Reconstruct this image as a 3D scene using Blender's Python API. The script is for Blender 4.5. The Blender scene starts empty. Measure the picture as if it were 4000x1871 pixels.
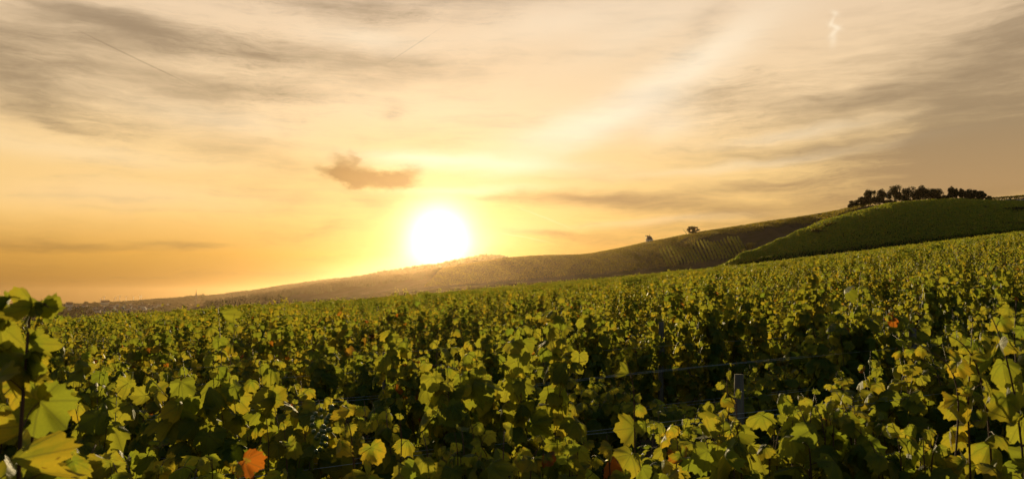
import bpy, math, random
import numpy as np
from mathutils import Vector
from mathutils.bvhtree import BVHTree

C = bpy.context.scene.collection
SC = bpy.context.scene
R = math.radians

# ------------------------------------------------------------------ camera
F = 3139.0                      # focal length in photo pixels (4000 wide)
PITCH = math.atan((1165 - 935.5) / F)
CAM = np.array([0.0, 0.0, 2.35])
cam_d = bpy.data.cameras.new('camera')
cam = bpy.data.objects.new('camera', cam_d)
C.objects.link(cam)
cam.location = CAM
cam.rotation_euler = (math.pi / 2 + PITCH, 0, 0)
cam_d.sensor_width = 36
cam_d.lens = 36 * F / 4000
cam_d.clip_start = 0.05
cam_d.clip_end = 40000
cam_d.dof.use_dof = True
cam_d.dof.focus_distance = 9.0
cam_d.dof.aperture_fstop = 8.0
SC.camera = cam


def ray(px, py):
    """photo pixel -> world direction"""
    a, b = (px - 2000) / F, (935.5 - py) / F
    cp, sp = math.cos(PITCH), math.sin(PITCH)
    return np.array([a, cp - b * sp, sp + b * cp])


def at(px, py, d):
    """photo pixel at horizontal distance d -> world point"""
    v = ray(px, py)
    return CAM + v * d / math.hypot(v[0], v[1])


def azel(px, py):
    v = ray(px, py)
    return math.degrees(math.atan2(v[0], v[1])), math.degrees(math.atan2(v[2], math.hypot(v[0], v[1])))


SUN_AZ, SUN_EL = azel(1715, 930)

# ------------------------------------------------------------------ render and exposure
SC.view_settings.view_transform = 'Standard'
SC.view_settings.look = 'None'
SC.view_settings.gamma = 1
SC.view_settings.use_curve_mapping = False
SC.view_settings.exposure = 0.0
SC.render.engine = 'CYCLES'
SC.cycles.use_denoising = True
SC.cycles.max_bounces = 6
SC.cycles.diffuse_bounces = 3
SC.cycles.glossy_bounces = 2
SC.cycles.transmission_bounces = 4
SC.cycles.volume_bounces = 1
SC.cycles.transparent_max_bounces = 4

# ------------------------------------------------------------------ sun lamp
sl = bpy.data.lights.new('sun', 'SUN')
sl.energy = 5.0
sl.angle = R(0.53)
sl.color = (1.0, 0.77, 0.40)
sun = bpy.data.objects.new('sun', sl)
C.objects.link(sun)
LAMP_EL = SUN_EL + 0.8
sv = Vector((math.sin(R(SUN_AZ)) * math.cos(R(LAMP_EL)), math.cos(R(SUN_AZ)) * math.cos(R(LAMP_EL)), math.sin(R(LAMP_EL))))
sun.rotation_euler = sv.to_track_quat('Z', 'Y').to_euler()
sun.location = sv * 50


# ------------------------------------------------------------------ node helpers
class NT:
    def __init__(s, tree):
        s.t = tree
        s.n = tree.nodes
        s.l = tree.links

    def add(s, typ, **kw):
        n = s.n.new(typ)
        for k, v in kw.items():
            setattr(n, k, v)
        return n

    def put(s, sock, v):
        if v is None:
            return
        if isinstance(v, bpy.types.NodeSocket):
            s.l.new(v, sock)
        elif sock.type == 'RGBA' and len(v) == 3:
            sock.default_value = (*v, 1)
        else:
            sock.default_value = v

    def math(s, op, a, b=None, c=None, clamp=False):
        n = s.add('ShaderNodeMath', operation=op)
        n.use_clamp = clamp
        s.put(n.inputs[0], a)
        if b is not None:
            s.put(n.inputs[1], b)
        if c is not None:
            s.put(n.inputs[2], c)
        return n.outputs[0]

    def vmath(s, op, a, b=None, out=0):
        n = s.add('ShaderNodeVectorMath', operation=op)
        s.put(n.inputs[0], a)
        if b is not None:
            if op == 'SCALE':
                s.put(n.inputs['Scale'], b)
            else:
                s.put(n.inputs[1], b)
        return n.outputs['Value'] if op in ('DOT_PRODUCT', 'LENGTH', 'DISTANCE') else n.outputs[0]

    def mix(s, fac, a, b, blend='MIX'):
        n = s.add('ShaderNodeMix', data_type='RGBA', blend_type=blend)
        s.put(n.inputs[0], fac)
        s.put(n.inputs[6], a)
        s.put(n.inputs[7], b)
        return n.outputs[2]

    def noise(s, vec, scale, detail=4, rough=0.5, dist=0.0, color=False):
        n = s.add('ShaderNodeTexNoise')
        s.put(n.inputs['Vector'], vec)
        s.put(n.inputs['Scale'], scale)
        s.put(n.inputs['Detail'], detail)
        s.put(n.inputs['Roughness'], rough)
        s.put(n.inputs['Distortion'], dist)
        return n.outputs['Color' if color else 'Fac']

    def ramp(s, fac, stops, interp='LINEAR'):
        n = s.add('ShaderNodeValToRGB')
        cr = n.color_ramp
        cr.interpolation = interp
        while len(cr.elements) < len(stops):
            cr.elements.new(0.5)
        for e, (p, c) in zip(cr.elements, stops):
            e.position = p
            e.color = (*c, 1) if len(c) == 3 else c
        s.put(n.inputs[0], fac)
        return n.outputs[0]

    def mapping(s, vec, loc=(0, 0, 0), rot=(0, 0, 0), scale=(1, 1, 1), typ='POINT'):
        n = s.add('ShaderNodeMapping', vector_type=typ)
        s.put(n.inputs['Vector'], vec)
        n.inputs['Location'].default_value = loc
        n.inputs['Rotation'].default_value = rot
        n.inputs['Scale'].default_value = scale
        return n.outputs[0]

    def smooth(s, v, a, b):
        n = s.add('ShaderNodeMapRange', interpolation_type='SMOOTHSTEP')
        s.put(n.inputs[0], v)
        n.inputs[1].default_value = a
        n.inputs[2].default_value = b
        return n.outputs[0]


def lin(r, g, b):
    f = lambda c: ((c / 255 + 0.055) / 1.055) ** 2.4 if c > 10 else c / 255 / 12.92
    return (f(r), f(g), f(b))


# ------------------------------------------------------------------ sky (world)
W = bpy.data.worlds.new('World')
SC.world = W
W.use_nodes = True
wt = NT(W.node_tree)
wt.n.clear()


def build_sky():
    T = wt
    tc = T.add('ShaderNodeTexCoord')
    sep = T.add('ShaderNodeSeparateXYZ')
    T.l.new(tc.outputs['Generated'], sep.inputs[0])
    az = T.math('MULTIPLY', T.math('ARCTAN2', sep.outputs[0], sep.outputs[1]), 57.29578)
    el = T.math('MULTIPLY', T.math('ARCSINE', sep.outputs[2]), 57.29578)
    cmb = T.add('ShaderNodeCombineXYZ')
    T.l.new(az, cmb.inputs[0])
    T.l.new(el, cmb.inputs[1])
    q = cmb.outputs[0]
    # wind-drawn warp of the cloud coordinates
    w1 = T.noise(T.mapping(q, scale=(0.10, 0.22, 1)), 1.0, 3, 0.5, color=True)
    w2 = T.noise(T.mapping(q, rot=(0, 0, R(-6)), scale=(0.35, 1.3, 1)), 1.0, 4, 0.55, color=True)
    w = T.vmath('SCALE', T.vmath('SUBTRACT', w1, (0.5, 0.5, 0.5)), 3.2)
    wb = T.vmath('MULTIPLY', T.vmath('SUBTRACT', w2, (0.5, 0.5, 0.5)), (2.0, 0.62, 0))
    qw = T.vmath('ADD', q, T.vmath('ADD', T.vmath('MULTIPLY', w, (1.0, 0.45, 0)), wb))
    qs = T.vmath('ADD', q, T.vmath('MULTIPLY', T.vmath('SUBTRACT', w2, (0.5, 0.5, 0.5)), (0.55, 0.40, 0)))

    w3 = T.noise(T.mapping(q, scale=(0.9, 1.7, 1)), 1.0, 5, 0.65, color=True)
    qb = T.vmath('ADD', qs, T.vmath('MULTIPLY', T.vmath('SUBTRACT', w3, (0.5, 0.5, 0.5)), (1.5, 1.0, 0)))

    def gauss(acc, px, py, lx, ly, rot, amp, vec=None, power=1.0):
        """soft elongated cloud: centre and half lengths in photo pixels"""
        a, e = azel(px, py)
        k = math.degrees(1 / F)
        vec = vec or qw
        if isinstance(acc, bpy.types.NodeSocket):      # keeps the evaluation order serial (shader stack size)
            n = T.add('ShaderNodeVectorMath', operation='MULTIPLY_ADD')
            T.l.new(acc, n.inputs[0])
            n.inputs[1].default_value = (0, 0, 1e-9)
            T.l.new(vec, n.inputs[2])
            vec = n.outputs[0]
        m = T.mapping(vec, (a, e, 0), (0, 0, R(rot)), (lx * k, ly * k, 1), 'TEXTURE')
        d = T.vmath('DOT_PRODUCT', m, m)
        if power != 1.0:
            d = T.math('POWER', d, power)
        g = T.math('EXPONENT', T.math('MULTIPLY', d, -1.0))
        return T.math('MULTIPLY_ADD', g, amp, acc)

    # ---- dark cloud cover
    D = 0.0
    for f in [
        # px, py, half length, half width, rot (ccw), amount
        (60, 150, 260, 95, 6, 0.42), (470, 105, 360, 46, -10, 0.50), (820, 160, 420, 40, -8, 0.42), (1250, 205, 420, 44, -5, 0.36),
        (1550, 240, 420, 60, -3, 0.22), (500, 290, 820, 170, -5, 0.34), (1000, 350, 480, 44, -3, 0.30),
        (200, 410, 360, 60, -14, 0.34), (240, 488, 170, 30, -12, 0.36), (30, 270, 230, 70, 0, 0.22),
        (1250, 22, 520, 50, -2, 0.50), (1750, 0, 420, 44, 4, 0.34), (2050, 20, 260, 60, 20, 0.10),
        (960, 610, 240, 50, -9, 0.32), (430, 640, 260, 40, -4, 0.20), (1540, 430, 40, 50, 0, 0.22), (1700, 575, 120, 20, 6, 0.12),
        (1480, 795, 170, 48, 8, 0.30), (1330, 745, 240, 40, -22, 0.18), (1080, 770, 260, 60, -12, 0.14),
        (2250, 765, 360, 30, -2, 0.46), (2560, 800, 340, 36, -3, 0.40), (2020, 770, 260, 18, 0, 0.24),
        (2080, 915, 230, 15, -2, 0.46), (2350, 955, 360, 36, 3, 0.30), (2740, 870, 520, 50, 6, 0.26),
        (2850, 390, 360, 110, 5, 0.36), (3350, 400, 460, 80, 12, 0.36), (3800, 330, 460, 120, 17, 0.36),
        (4020, 250, 260, 160, 22, 0.28), (4020, 470, 420, 170, 4, 0.52), (3700, 600, 520, 80, 2, 0.56),
        (4000, 620, 360, 130, 0, 0.36), (3450, 745, 660, 80, 5, 0.40), (3900, 760, 460, 90, 4, 0.38),
        (3700, 130, 420, 90, 14, 0.14), (3950, 90, 260, 120, 10, 0.22), (2740, 130, 60, 210, -34, 0.22),
        (2580, 330, 280, 50, 27, 0.12), (3050, 600, 320, 28, 2, 0.24), (3000, 720, 460, 24, 4, 0.27),
        (720, 955, 210, 13, 0, 0.36), (210, 950, 230, 16, 1, 0.32), (1300, 1000, 150, 22, 5, 0.30),
        (1200, 1060, 280, 16, 3, 0.22), (500, 1075, 320, 12, 1, 0.22), (60, 1050, 260, 30, 0, 0.16),
        (100, 1130, 440, 40, 0, 0.08), (1150, 930, 180, 22, 7, 0.24), (1350, 880, 170, 22, 10, 0.20),
        (1250, 900, 220, 70, 0, 0.10), (600, 830, 420, 12, 1, 0.16), (300, 770, 360, 14, -2, 0.14), (350, 700, 300, 16, 3, 0.12),
    ]:
        D = gauss(D, *f)
    # the bird-shaped cloud above the sun
    K = 0.0
    for f in [(1460, 705, 170, 36, -4, 0.80), (1345, 655, 70, 32, -48, 0.65), (1580, 682, 75, 36, 16, 0.70),
              (1330, 688, 100, 26, -22, 0.40), (1285, 668, 70, 15, -14, 0.25), (1380, 622, 44, 18, -60, 0.35), (1430, 660, 70, 30, -30, 0.30)]:
        K = gauss(K, *f, vec=qb, power=1.4)
    # streak texture
    st = T.noise(T.mapping(qw, rot=(0, 0, R(4)), scale=(0.07, 0.55, 1)), 1.0, 6, 0.55)
    st2 = T.noise(T.mapping(qw, rot=(0, 0, R(-10)), scale=(0.22, 0.8, 1)), 1.0, 7, 0.6)
    sf = T.math('ADD', T.math('MULTIPLY', T.math('SUBTRACT', st, 0.5), 1.05), T.math('MULTIPLY', T.math('SUBTRACT', st2, 0.5), 0.75))
    D = T.math('ADD', D, T.math('MULTIPLY', sf, 0.76))
    fine = T.noise(T.mapping(qw, rot=(0, 0, R(5)), scale=(0.25, 2.4, 1)), 1.0, 5, 0.6)
    D = T.math('ADD', D, T.math('MULTIPLY', T.math('SUBTRACT', fine, 0.5), 0.46))
    fb = T.noise(T.mapping(qw, rot=(0, 0, R(11)), scale=(0.5, 3.4, 1)), 1.0, 8, 0.68, 0.3)
    fb = T.math('SUBTRACT', 0.5, T.math('ABSOLUTE', T.math('MULTIPLY', T.math('SUBTRACT', fb, 0.5), 2.6)))
    fm = T.smooth(T.noise(T.mapping(q, scale=(0.09, 0.2, 1)), 1.0, 3, 0.5), 0.38, 0.66)
    D = T.math('SUBTRACT', D, T.math('MULTIPLY', T.math('MULTIPLY', fb, fm), 0.42))
    # thin dark contrails
    for f in [(535, 232, 190, 2.6, -20.5, 0.20), (1640, 165, 130, 2.2, 33, 0.22)]:
        D = gauss(D, *f, vec=q, power=2)
    # ---- bright thin cloud
    B = 0.0
    for f in [(2430, 415, 500, 75, 27, 0.40), (2780, 225, 320, 80, 32, 0.28), (2150, 520, 330, 60, 14, 0.25),
              (2620, 490, 130, 60, 10, 0.30), (1450, 150, 220, 40, -4, 0.28), (2200, 90, 420, 70, 10, 0.20),
              (1900, 645, 420, 34, -2, 0.42), (1600, 620, 200, 24, -6, 0.3), (900, 470, 330, 50, -6, 0.16),
              (350, 590, 420, 40, -3, 0.16), (500, 770, 520, 60, 0, 0.14), (3100, 520, 260, 22, 4, 0.22),
              (2900, 640, 420, 18, 4, 0.20), (1750, 430, 500, 120, 0, 0.12), (2500, 130, 300, 60, 20, 0.18),
              (1850, 740, 330, 16, 2, 0.25), (2550, 870, 330, 16, 3, 0.14), (1650, 1010, 380, 60, 16, 0.2)]:
        B = gauss(B, *f)
    for f in [(2125, 850, 110, 3, -22, 0.10), (2050, 930, 90, 3, -10, 0.10), (1330, 1000, 60, 3, -20, 0.0)]:
        B = gauss(B, *f, vec=qs, power=2)
    # jagged bright wisp high on the right
    for f in [(3262, 52, 14, 8, -30, 0.30), (3250, 85, 20, 6, 62, 0.30), (3262, 105, 22, 8, -30, 0.42),
              (3258, 128, 24, 8, 40, 0.30), (3255, 155, 12, 26, -8, 0.26)]:
        B = gauss(B, *f, vec=q)

    elf = T.math('DIVIDE', T.math('ADD', el, 2.0), 40.0, clamp=True)
    p = lambda e: (e + 2.0) / 40.0
    base = T.ramp(elf, [
        (p(-1.0), lin(90, 58, 20)), (p(1.2), lin(160, 114, 46)), (p(3.0), lin(208, 154, 68)),
        (p(5.5), lin(238, 192, 114)), (p(9.0), lin(238, 200, 136)), (p(13.0), lin(238, 206, 160)),
        (p(20.0), lin(226, 199, 166)), (p(30.0), lin(170, 172, 174))])
    cloud = T.ramp(elf, [
        (p(-1.0), lin(50, 34, 16)), (p(3.0), lin(150, 112, 60)), (p(7.0), lin(170, 137, 94)),
        (p(11.0), lin(154, 131, 99)), (p(20.0), lin(154, 133, 108)), (p(30.0), lin(110, 112, 118))])
    # away from the sun's azimuth the cover is darker and greyer
    sd = Vector((math.sin(R(SUN_AZ)) * math.cos(R(SUN_EL)), math.cos(R(SUN_AZ)) * math.cos(R(SUN_EL)), math.sin(R(SUN_EL))))
    cosd = T.vmath('DOT_PRODUCT', tc.outputs['Generated'], tuple(sd))
    ang = T.math('MULTIPLY', T.math('ARCCOSINE', T.math('MINIMUM', cosd, 0.999999)), 57.29578)
    Dc = T.smooth(D, -0.14, 0.92)
    side = T.smooth(ang, 12.0, 42.0)
    base = T.mix(T.math('MULTIPLY', side, 0.22), base, T.mix(0.5, cloud, base))
    col = T.mix(Dc, base, cloud)
    col = T.mix(T.math('MINIMUM', B, 0.75), col, lin(255, 241, 214))
    col = T.mix(T.math('MULTIPLY', T.smooth(K, 0.02, 0.95), 0.85), col, (0.29, 0.150, 0.052))
    # the sun behind thin cloud: blown-out aureole
    g1 = T.math('EXPONENT', T.math('MULTIPLY', T.math('POWER', T.math('DIVIDE', ang, 1.58), 1.55), -1.0))
    g2 = T.math('EXPONENT', T.math('MULTIPLY', T.math('POWER', T.math('DIVIDE', ang, 5.2), 2.0), -1.0))
    g3 = T.math('EXPONENT', T.math('MULTIPLY', T.math('DIVIDE', ang, 9.0), -1.0))
    dim = T.math('SUBTRACT', 1.0, T.math('MULTIPLY', Dc, 0.55))
    g2 = T.math('MULTIPLY', g2, dim)
    g3 = T.math('MULTIPLY', g3, dim)
    add = lambda c, f, colr: T.mix(1.0, c, T.vmath('SCALE', colr, f), 'ADD')
    col = add(col, T.math('MULTIPLY', g1, 3.2), (1.0, 0.92, 0.66))
    col = add(col, T.math('MULTIPLY', g2, 0.10), (1.0, 0.82, 0.52))
    col = add(col, T.math('MULTIPLY', g3, 0.0), (1.0, 0.80, 0.42))

    # clear-air sky for everything above and behind the cloud sheet
    sky = T.add('ShaderNodeTexSky')
    sky.sky_type = 'NISHITA'
    sky.sun_disc = False
    sky.sun_elevation = R(LAMP_EL)
    sky.sun_rotation = R(SUN_AZ)
    sky.dust_density = 3.0
    bg1 = T.add('ShaderNodeBackground')
    T.l.new(sky.outputs[0], bg1.inputs[0])
    bg1.inputs[1].default_value = 0.14
    bg2 = T.add('ShaderNodeBackground')
    T.put(bg2.inputs[0], col)
    bg2.inputs[1].default_value = SKY_GAIN
    cover = T.math('MULTIPLY', T.math('SUBTRACT', 1.0, T.smooth(ang, 50.0, 95.0)), T.math('SUBTRACT', 1.0, T.smooth(el, 26.0, 50.0)))
    ms = T.add('ShaderNodeMixShader')
    T.put(ms.inputs[0], cover)
    T.l.new(bg1.outputs[0], ms.inputs[1])
    T.l.new(bg2.outputs[0], ms.inputs[2])
    out = T.add('ShaderNodeOutputWorld')
    T.l.new(ms.outputs[0], out.inputs['Surface'])


SKY_GAIN = 1.14
build_sky()
W.cycles.sampling_method = 'MANUAL'
W.cycles.sample_map_resolution = 1024


# ------------------------------------------------------------------ object helpers
def mesh_np(name, V, Fs, mats, parent=None, attrs=None, smooth=True, link=True):
    """V (N,3); Fs: list of (M,k) int arrays, one per material slot"""
    if not isinstance(Fs, (list, tuple)):
        Fs = [Fs]
    if not isinstance(mats, (list, tuple)):
        mats = [mats]
    me = bpy.data.meshes.new(name)
    V = np.asarray(V, np.float32)
    me.vertices.add(len(V))
    me.vertices.foreach_set('co', V.ravel())
    loops, starts, midx, n = [], [], [], 0
    for i, Fa in enumerate(Fs):
        if Fa is None or len(Fa) == 0:
            continue
        Fa = np.asarray(Fa, np.int32)
        k = Fa.shape[1]
        loops.append(Fa.ravel())
        starts.append(n + np.arange(len(Fa)) * k)
        midx.append(np.full(len(Fa), min(i, len(mats) - 1)))
        n += Fa.size
    loops = np.concatenate(loops)
    starts = np.concatenate(starts)
    midx = np.concatenate(midx)
    me.loops.add(len(loops))
    me.loops.foreach_set('vertex_index', loops.astype(np.int32))
    me.polygons.add(len(starts))
    me.polygons.foreach_set('loop_start', starts.astype(np.int32))
    me.polygons.foreach_set('material_index', midx.astype(np.int32))
    me.polygons.foreach_set('use_smooth', np.full(len(starts), bool(smooth)))
    for m in mats:
        me.materials.append(m)
    for an, av in (attrs or {}).items():
        a = me.attributes.new(an, 'FLOAT_VECTOR', 'POINT')
        a.data.foreach_set('vector', np.asarray(av, np.float32).ravel())
    me.update(calc_edges=True)
    o = bpy.data.objects.new(name, me)
    if link:
        C.objects.link(o)
    if parent is not None:
        o.parent = parent
    return o


def tag(o, label=None, cat=None, group=None, kind=None):
    if label:
        o['label'] = label
    if cat:
        o['category'] = cat
    if group:
        o['group'] = group
    if kind:
        o['kind'] = kind
    return o


def thing(name, label, cat, loc=(0, 0, 0), rotz=0.0, group=None):
    o = bpy.data.objects.new(name, None)
    C.objects.link(o)
    o.empty_display_size = 0.2
    o.location = [float(v) for v in loc]
    o.rotation_euler = (0, 0, rotz)
    return tag(o, label, cat, group)


def tube(path, radii, seg=6, cap=True):
    path = np.asarray(path, float)
    n = len(path)
    radii = np.broadcast_to(np.asarray(radii, float), (n,))
    tan = np.gradient(path, axis=0)
    tan /= np.linalg.norm(tan, axis=1)[:, None] + 1e-9
    ref = np.where(np.abs(tan[:, 2:3]) > 0.9, np.array([[1.0, 0, 0]]), np.array([[0, 0, 1.0]]))
    ref = np.broadcast_to(ref[0], tan.shape)
    a = np.cross(tan, ref)
    a /= np.linalg.norm(a, axis=1)[:, None] + 1e-9
    b = np.cross(tan, a)
    th = np.arange(seg) * 2 * math.pi / seg
    V = path[:, None, :] + radii[:, None, None] * (np.cos(th)[None, :, None] * a[:, None, :] + np.sin(th)[None, :, None] * b[:, None, :])
    V = V.reshape(-1, 3)
    i = np.arange(n - 1)[:, None] * seg
    j = np.arange(seg)[None, :]
    j2 = (j + 1) % seg
    Fq = np.stack([i + j, i + j2, i + seg + j2, i + seg + j], -1).reshape(-1, 4)
    if cap:
        c = len(V)
        V = np.vstack([V, path[:1], path[-1:]])
        jj = np.arange(seg)
        f0 = np.stack([(jj + 1) % seg, jj, np.full(seg, c), np.full(seg, c)], -1)
        e = (n - 1) * seg
        f1 = np.stack([e + jj, e + (jj + 1) % seg, np.full(seg, c + 1), np.full(seg, c + 1)], -1)
        return V, Fq, np.vstack([f0, f1])[:, :3]
    return V, Fq, np.zeros((0, 3), int)


class Acc:
    """collects quads and tris for one mesh"""

    def __init__(s):
        s.V, s.Q, s.T, s.n = [], [], [], 0

    def add(s, V, Q=None, T=None):
        s.V.append(np.asarray(V, float))
        if Q is not None and len(Q):
            s.Q.append(np.asarray(Q, int) + s.n)
        if T is not None and len(T):
            s.T.append(np.asarray(T, int) + s.n)
        s.n += len(V)

    def tube(s, path, radii, seg=6, cap=True):
        V, q, t = tube(path, radii, seg, cap)
        s.add(V, q, t)

    def box(s, c, size, rot=0.0):
        x, y, z = [v / 2 for v in size]
        V = np.array([[-x, -y, -z], [x, -y, -z], [x, y, -z], [-x, y, -z], [-x, -y, z], [x, -y, z], [x, y, z], [-x, y, z]])
        cr, sr = math.cos(rot), math.sin(rot)
        V = V @ np.array([[cr, sr, 0], [-sr, cr, 0], [0, 0, 1]]) + np.asarray(c)
        s.add(V, [[3, 2, 1, 0], [4, 5, 6, 7], [0, 1, 5, 4], [1, 2, 6, 5], [2, 3, 7, 6], [3, 0, 4, 7]])

    def build(s, name, mat, parent=None, smooth=True):
        V = np.vstack(s.V)
        Fs, ms = [], []
        if s.Q:
            Fs.append(np.vstack(s.Q))
            ms.append(mat)
        if s.T:
            Fs.append(np.vstack(s.T))
            ms.append(mat)
        o = mesh_np(name, V, Fs, [mat], parent, smooth=smooth)
        return o


def copy_thing(root, children, loc, rotz, scale):
    r = root.copy()
    C.objects.link(r)
    r.location = [float(v) for v in loc]
    r.rotation_euler = (0, 0, rotz)
    r.scale = scale
    for ch in children:
        c = ch.copy()
        C.objects.link(c)
        c.parent = r
    return r


# ------------------------------------------------------------------ materials
def new_mat(name):
    m = bpy.data.materials.new(name)
    m.use_nodes = True
    t = NT(m.node_tree)
    t.n.clear()
    out = t.add('ShaderNodeOutputMaterial')
    return m, t, out


def simple_mat(name, c1, c2, scale=5.0, rough=0.8, bump=0.0, spec=0.3, metallic=0.0, stretch=(1, 1, 1)):
    m, t, out = new_mat(name)
    tc = t.add('ShaderNodeTexCoord')
    v = t.mapping(tc.outputs['Object'], scale=stretch)
    n = t.noise(v, scale, 6, 0.6)
    col = t.mix(t.smooth(n, 0.3, 0.7), (*c1, 1), (*c2, 1))
    b = t.add('ShaderNodeBsdfPrincipled')
    t.put(b.inputs['Base Color'], col)
    b.inputs['Roughness'].default_value = rough
    b.inputs['Specular IOR Level'].default_value = spec
    b.inputs['Metallic'].default_value = metallic
    if bump:
        bn = t.add('ShaderNodeBump')
        bn.inputs['Strength'].default_value = bump
        t.put(bn.inputs['Height'], n)
        t.l.new(bn.outputs[0], b.inputs['Normal'])
    t.l.new(b.outputs[0], out.inputs[0])
    return m


def leaf_mat(name, veins, dark=(0.022, 0.050, 0.007), light=(0.060, 0.105, 0.015), trans=(0.41, 0.42, 0.033), tfac=0.5, rough=0.58):
    """grape leaf: attribute leaf_var = (random, yellowing, autumn); leaf_uv = position on the blade"""
    m, t, out = new_mat(name)
    av = t.add('ShaderNodeAttribute', attribute_name='leaf_var')
    sv_ = t.add('ShaderNodeSeparateXYZ')
    t.l.new(av.outputs['Vector'], sv_.inputs[0])
    rnd, yel, aut = sv_.outputs
    col = t.mix(rnd, (*dark, 1), (*light, 1))
    tcol = t.mix(rnd, (trans[0] * 0.68, trans[1] * 0.84, trans[2] * 0.8, 1), (trans[0] * 1.06, trans[1], trans[2], 1))
    if veins:
        au = t.add('ShaderNodeAttribute', attribute_name='leaf_uv')
        su = t.add('ShaderNodeSeparateXYZ')
        t.l.new(au.outputs['Vector'], su.inputs[0])
        rad = t.vmath('LENGTH', au.outputs['Vector'])
        nz = t.noise(t.vmath('ADD', t.vmath('SCALE', au.outputs['Vector'], 1.0), t.vmath('SCALE', av.outputs['Vector'], 37.0)), 3.0, 5, 0.6)
        edge = t.math('ADD', t.math('MULTIPLY', rad, 0.75), t.math('MULTIPLY', t.math('SUBTRACT', nz, 0.5), 1.3))
        yel = t.math('MULTIPLY', yel, t.smooth(edge, 0.05, 0.75))
        aut = t.smooth(t.math('ADD', t.math('MULTIPLY', aut, 1.6), t.math('SUBTRACT', edge, 1.05)), 0.0, 0.4)
        # main veins: five rays from the petiole
        vm = None
        for a in (0, 52, -52, 108, -108):
            dx, dy = math.sin(R(a)), math.cos(R(a))
            cr = t.math('ABSOLUTE', t.math('SUBTRACT', t.math('MULTIPLY', su.outputs[0], dy), t.math('MULTIPLY', su.outputs[1], dx)))
            dt = t.math('ADD', t.math('MULTIPLY', su.outputs[0], dx), t.math('MULTIPLY', su.outputs[1], dy))
            cr = t.math('ADD', cr, t.math('MULTIPLY', t.math('LESS_THAN', dt, 0.0), 1.0))
            vm = cr if vm is None else t.math('MINIMUM', vm, cr)
        vein = t.math('SUBTRACT', 1.0, t.smooth(vm, 0.010, 0.048))
        sec = t.add('ShaderNodeTexVoronoi', feature='DISTANCE_TO_EDGE')
        t.put(sec.inputs['Vector'], t.vmath('ADD', au.outputs['Vector'], t.vmath('SCALE', av.outputs['Vector'], 11.0)))
        sec.inputs['Scale'].default_value = 7.0
        cell = t.math('SUBTRACT', 1.0, t.smooth(sec.outputs[0], 0.0, 0.06))
        spot = t.smooth(t.noise(t.vmath('ADD', au.outputs['Vector'], t.vmath('SCALE', av.outputs['Vector'], 91.0)), 5.0, 2, 0.5), 0.68, 0.74)
    ycol, ytr = (0.20, 0.155, 0.016, 1), (0.62, 0.43, 0.025, 1)
    acol, atr = (0.14, 0.045, 0.010, 1), (0.58, 0.17, 0.015, 1)
    col = t.mix(yel, col, ycol)
    tcol = t.mix(yel, tcol, ytr)
    col = t.mix(aut, col, acol)
    tcol = t.mix(aut, tcol, atr)
    if veins:
        col = t.mix(t.math('MULTIPLY', vein, 0.5), col, (0.15, 0.16, 0.05, 1))
        tcol = t.mix(t.math('MULTIPLY', vein, 0.8), tcol, t.mix(0.5, tcol, (0.10, 0.10, 0.02, 1)))
        tcol = t.mix(t.math('MULTIPLY', cell, 0.18), tcol, (0.10, 0.12, 0.015, 1))
        brown = t.math('MULTIPLY', spot, t.math('GREATER_THAN', rnd, 0.55))
        col = t.mix(t.math('MULTIPLY', brown, 0.7), col, (0.07, 0.03, 0.012, 1))
        tcol = t.mix(t.math('MULTIPLY', brown, 0.7), tcol, (0.12, 0.035, 0.01, 1))
    b = t.add('ShaderNodeBsdfPrincipled')
    t.put(b.inputs['Base Color'], col)
    b.inputs['Roughness'].default_value = rough
    b.inputs['Specular IOR Level'].default_value = 0.13
    if veins:
        bn = t.add('ShaderNodeBump')
        bn.inputs['Strength'].default_value = 0.35
        bn.inputs['Distance'].default_value = 0.01
        t.put(bn.inputs['Height'], t.math('ADD', t.math('MULTIPLY', cell, -0.5), t.math('MULTIPLY', vein, -1.0)))
        t.l.new(bn.outputs[0], b.inputs['Normal'])
    tr = t.add('ShaderNodeBsdfTranslucent')
    t.put(tr.inputs[0], tcol)
    ms = t.add('ShaderNodeMixShader')
    ms.inputs[0].default_value = tfac
    t.l.new(b.outputs[0], ms.inputs[1])
    t.l.new(tr.outputs[0], ms.inputs[2])
    t.l.new(ms.outputs[0], out.inputs[0])
    return m


M_LEAF = leaf_mat('vine_leaf', True)
M_LEAF_MID = leaf_mat('vine_leaf_small', False, trans=(0.35, 0.375, 0.03))
M_LEAF_BROWN = leaf_mat('vine_leaf_dull', False, dark=(0.028, 0.034, 0.009), light=(0.052, 0.052, 0.015), trans=(0.17, 0.15, 0.02))
M_LEAF_HILL = leaf_mat('vine_leaf_hill', False, dark=(0.036, 0.068, 0.010), light=(0.080, 0.125, 0.018), trans=(0.37, 0.42, 0.03))
M_TREE = leaf_mat('tree_leaf', False, (0.014, 0.020, 0.006), (0.034, 0.042, 0.011), (0.07, 0.06, 0.012), 0.25, 0.7)
M_CONIFER = leaf_mat('conifer_needle', False, (0.016, 0.024, 0.010), (0.030, 0.040, 0.014), (0.05, 0.05, 0.01), 0.15, 0.7)
M_BUSH = leaf_mat('bush_leaf', False, (0.030, 0.034, 0.008), (0.085, 0.075, 0.016), (0.22, 0.17, 0.02), 0.35, 0.6)
M_BARK = simple_mat('vine_bark', (0.035, 0.022, 0.015), (0.085, 0.055, 0.036), 60, 0.95, 0.6, stretch=(1, 1, 0.2))
M_CANE = simple_mat('vine_cane', (0.055, 0.022, 0.012), (0.13, 0.055, 0.028), 40, 0.6, 0.2, stretch=(1, 1, 0.3))
M_TRUNK = simple_mat('tree_bark', (0.025, 0.018, 0.012), (0.06, 0.045, 0.03), 3, 0.95, 0.5, stretch=(1, 1, 0.2))
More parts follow.
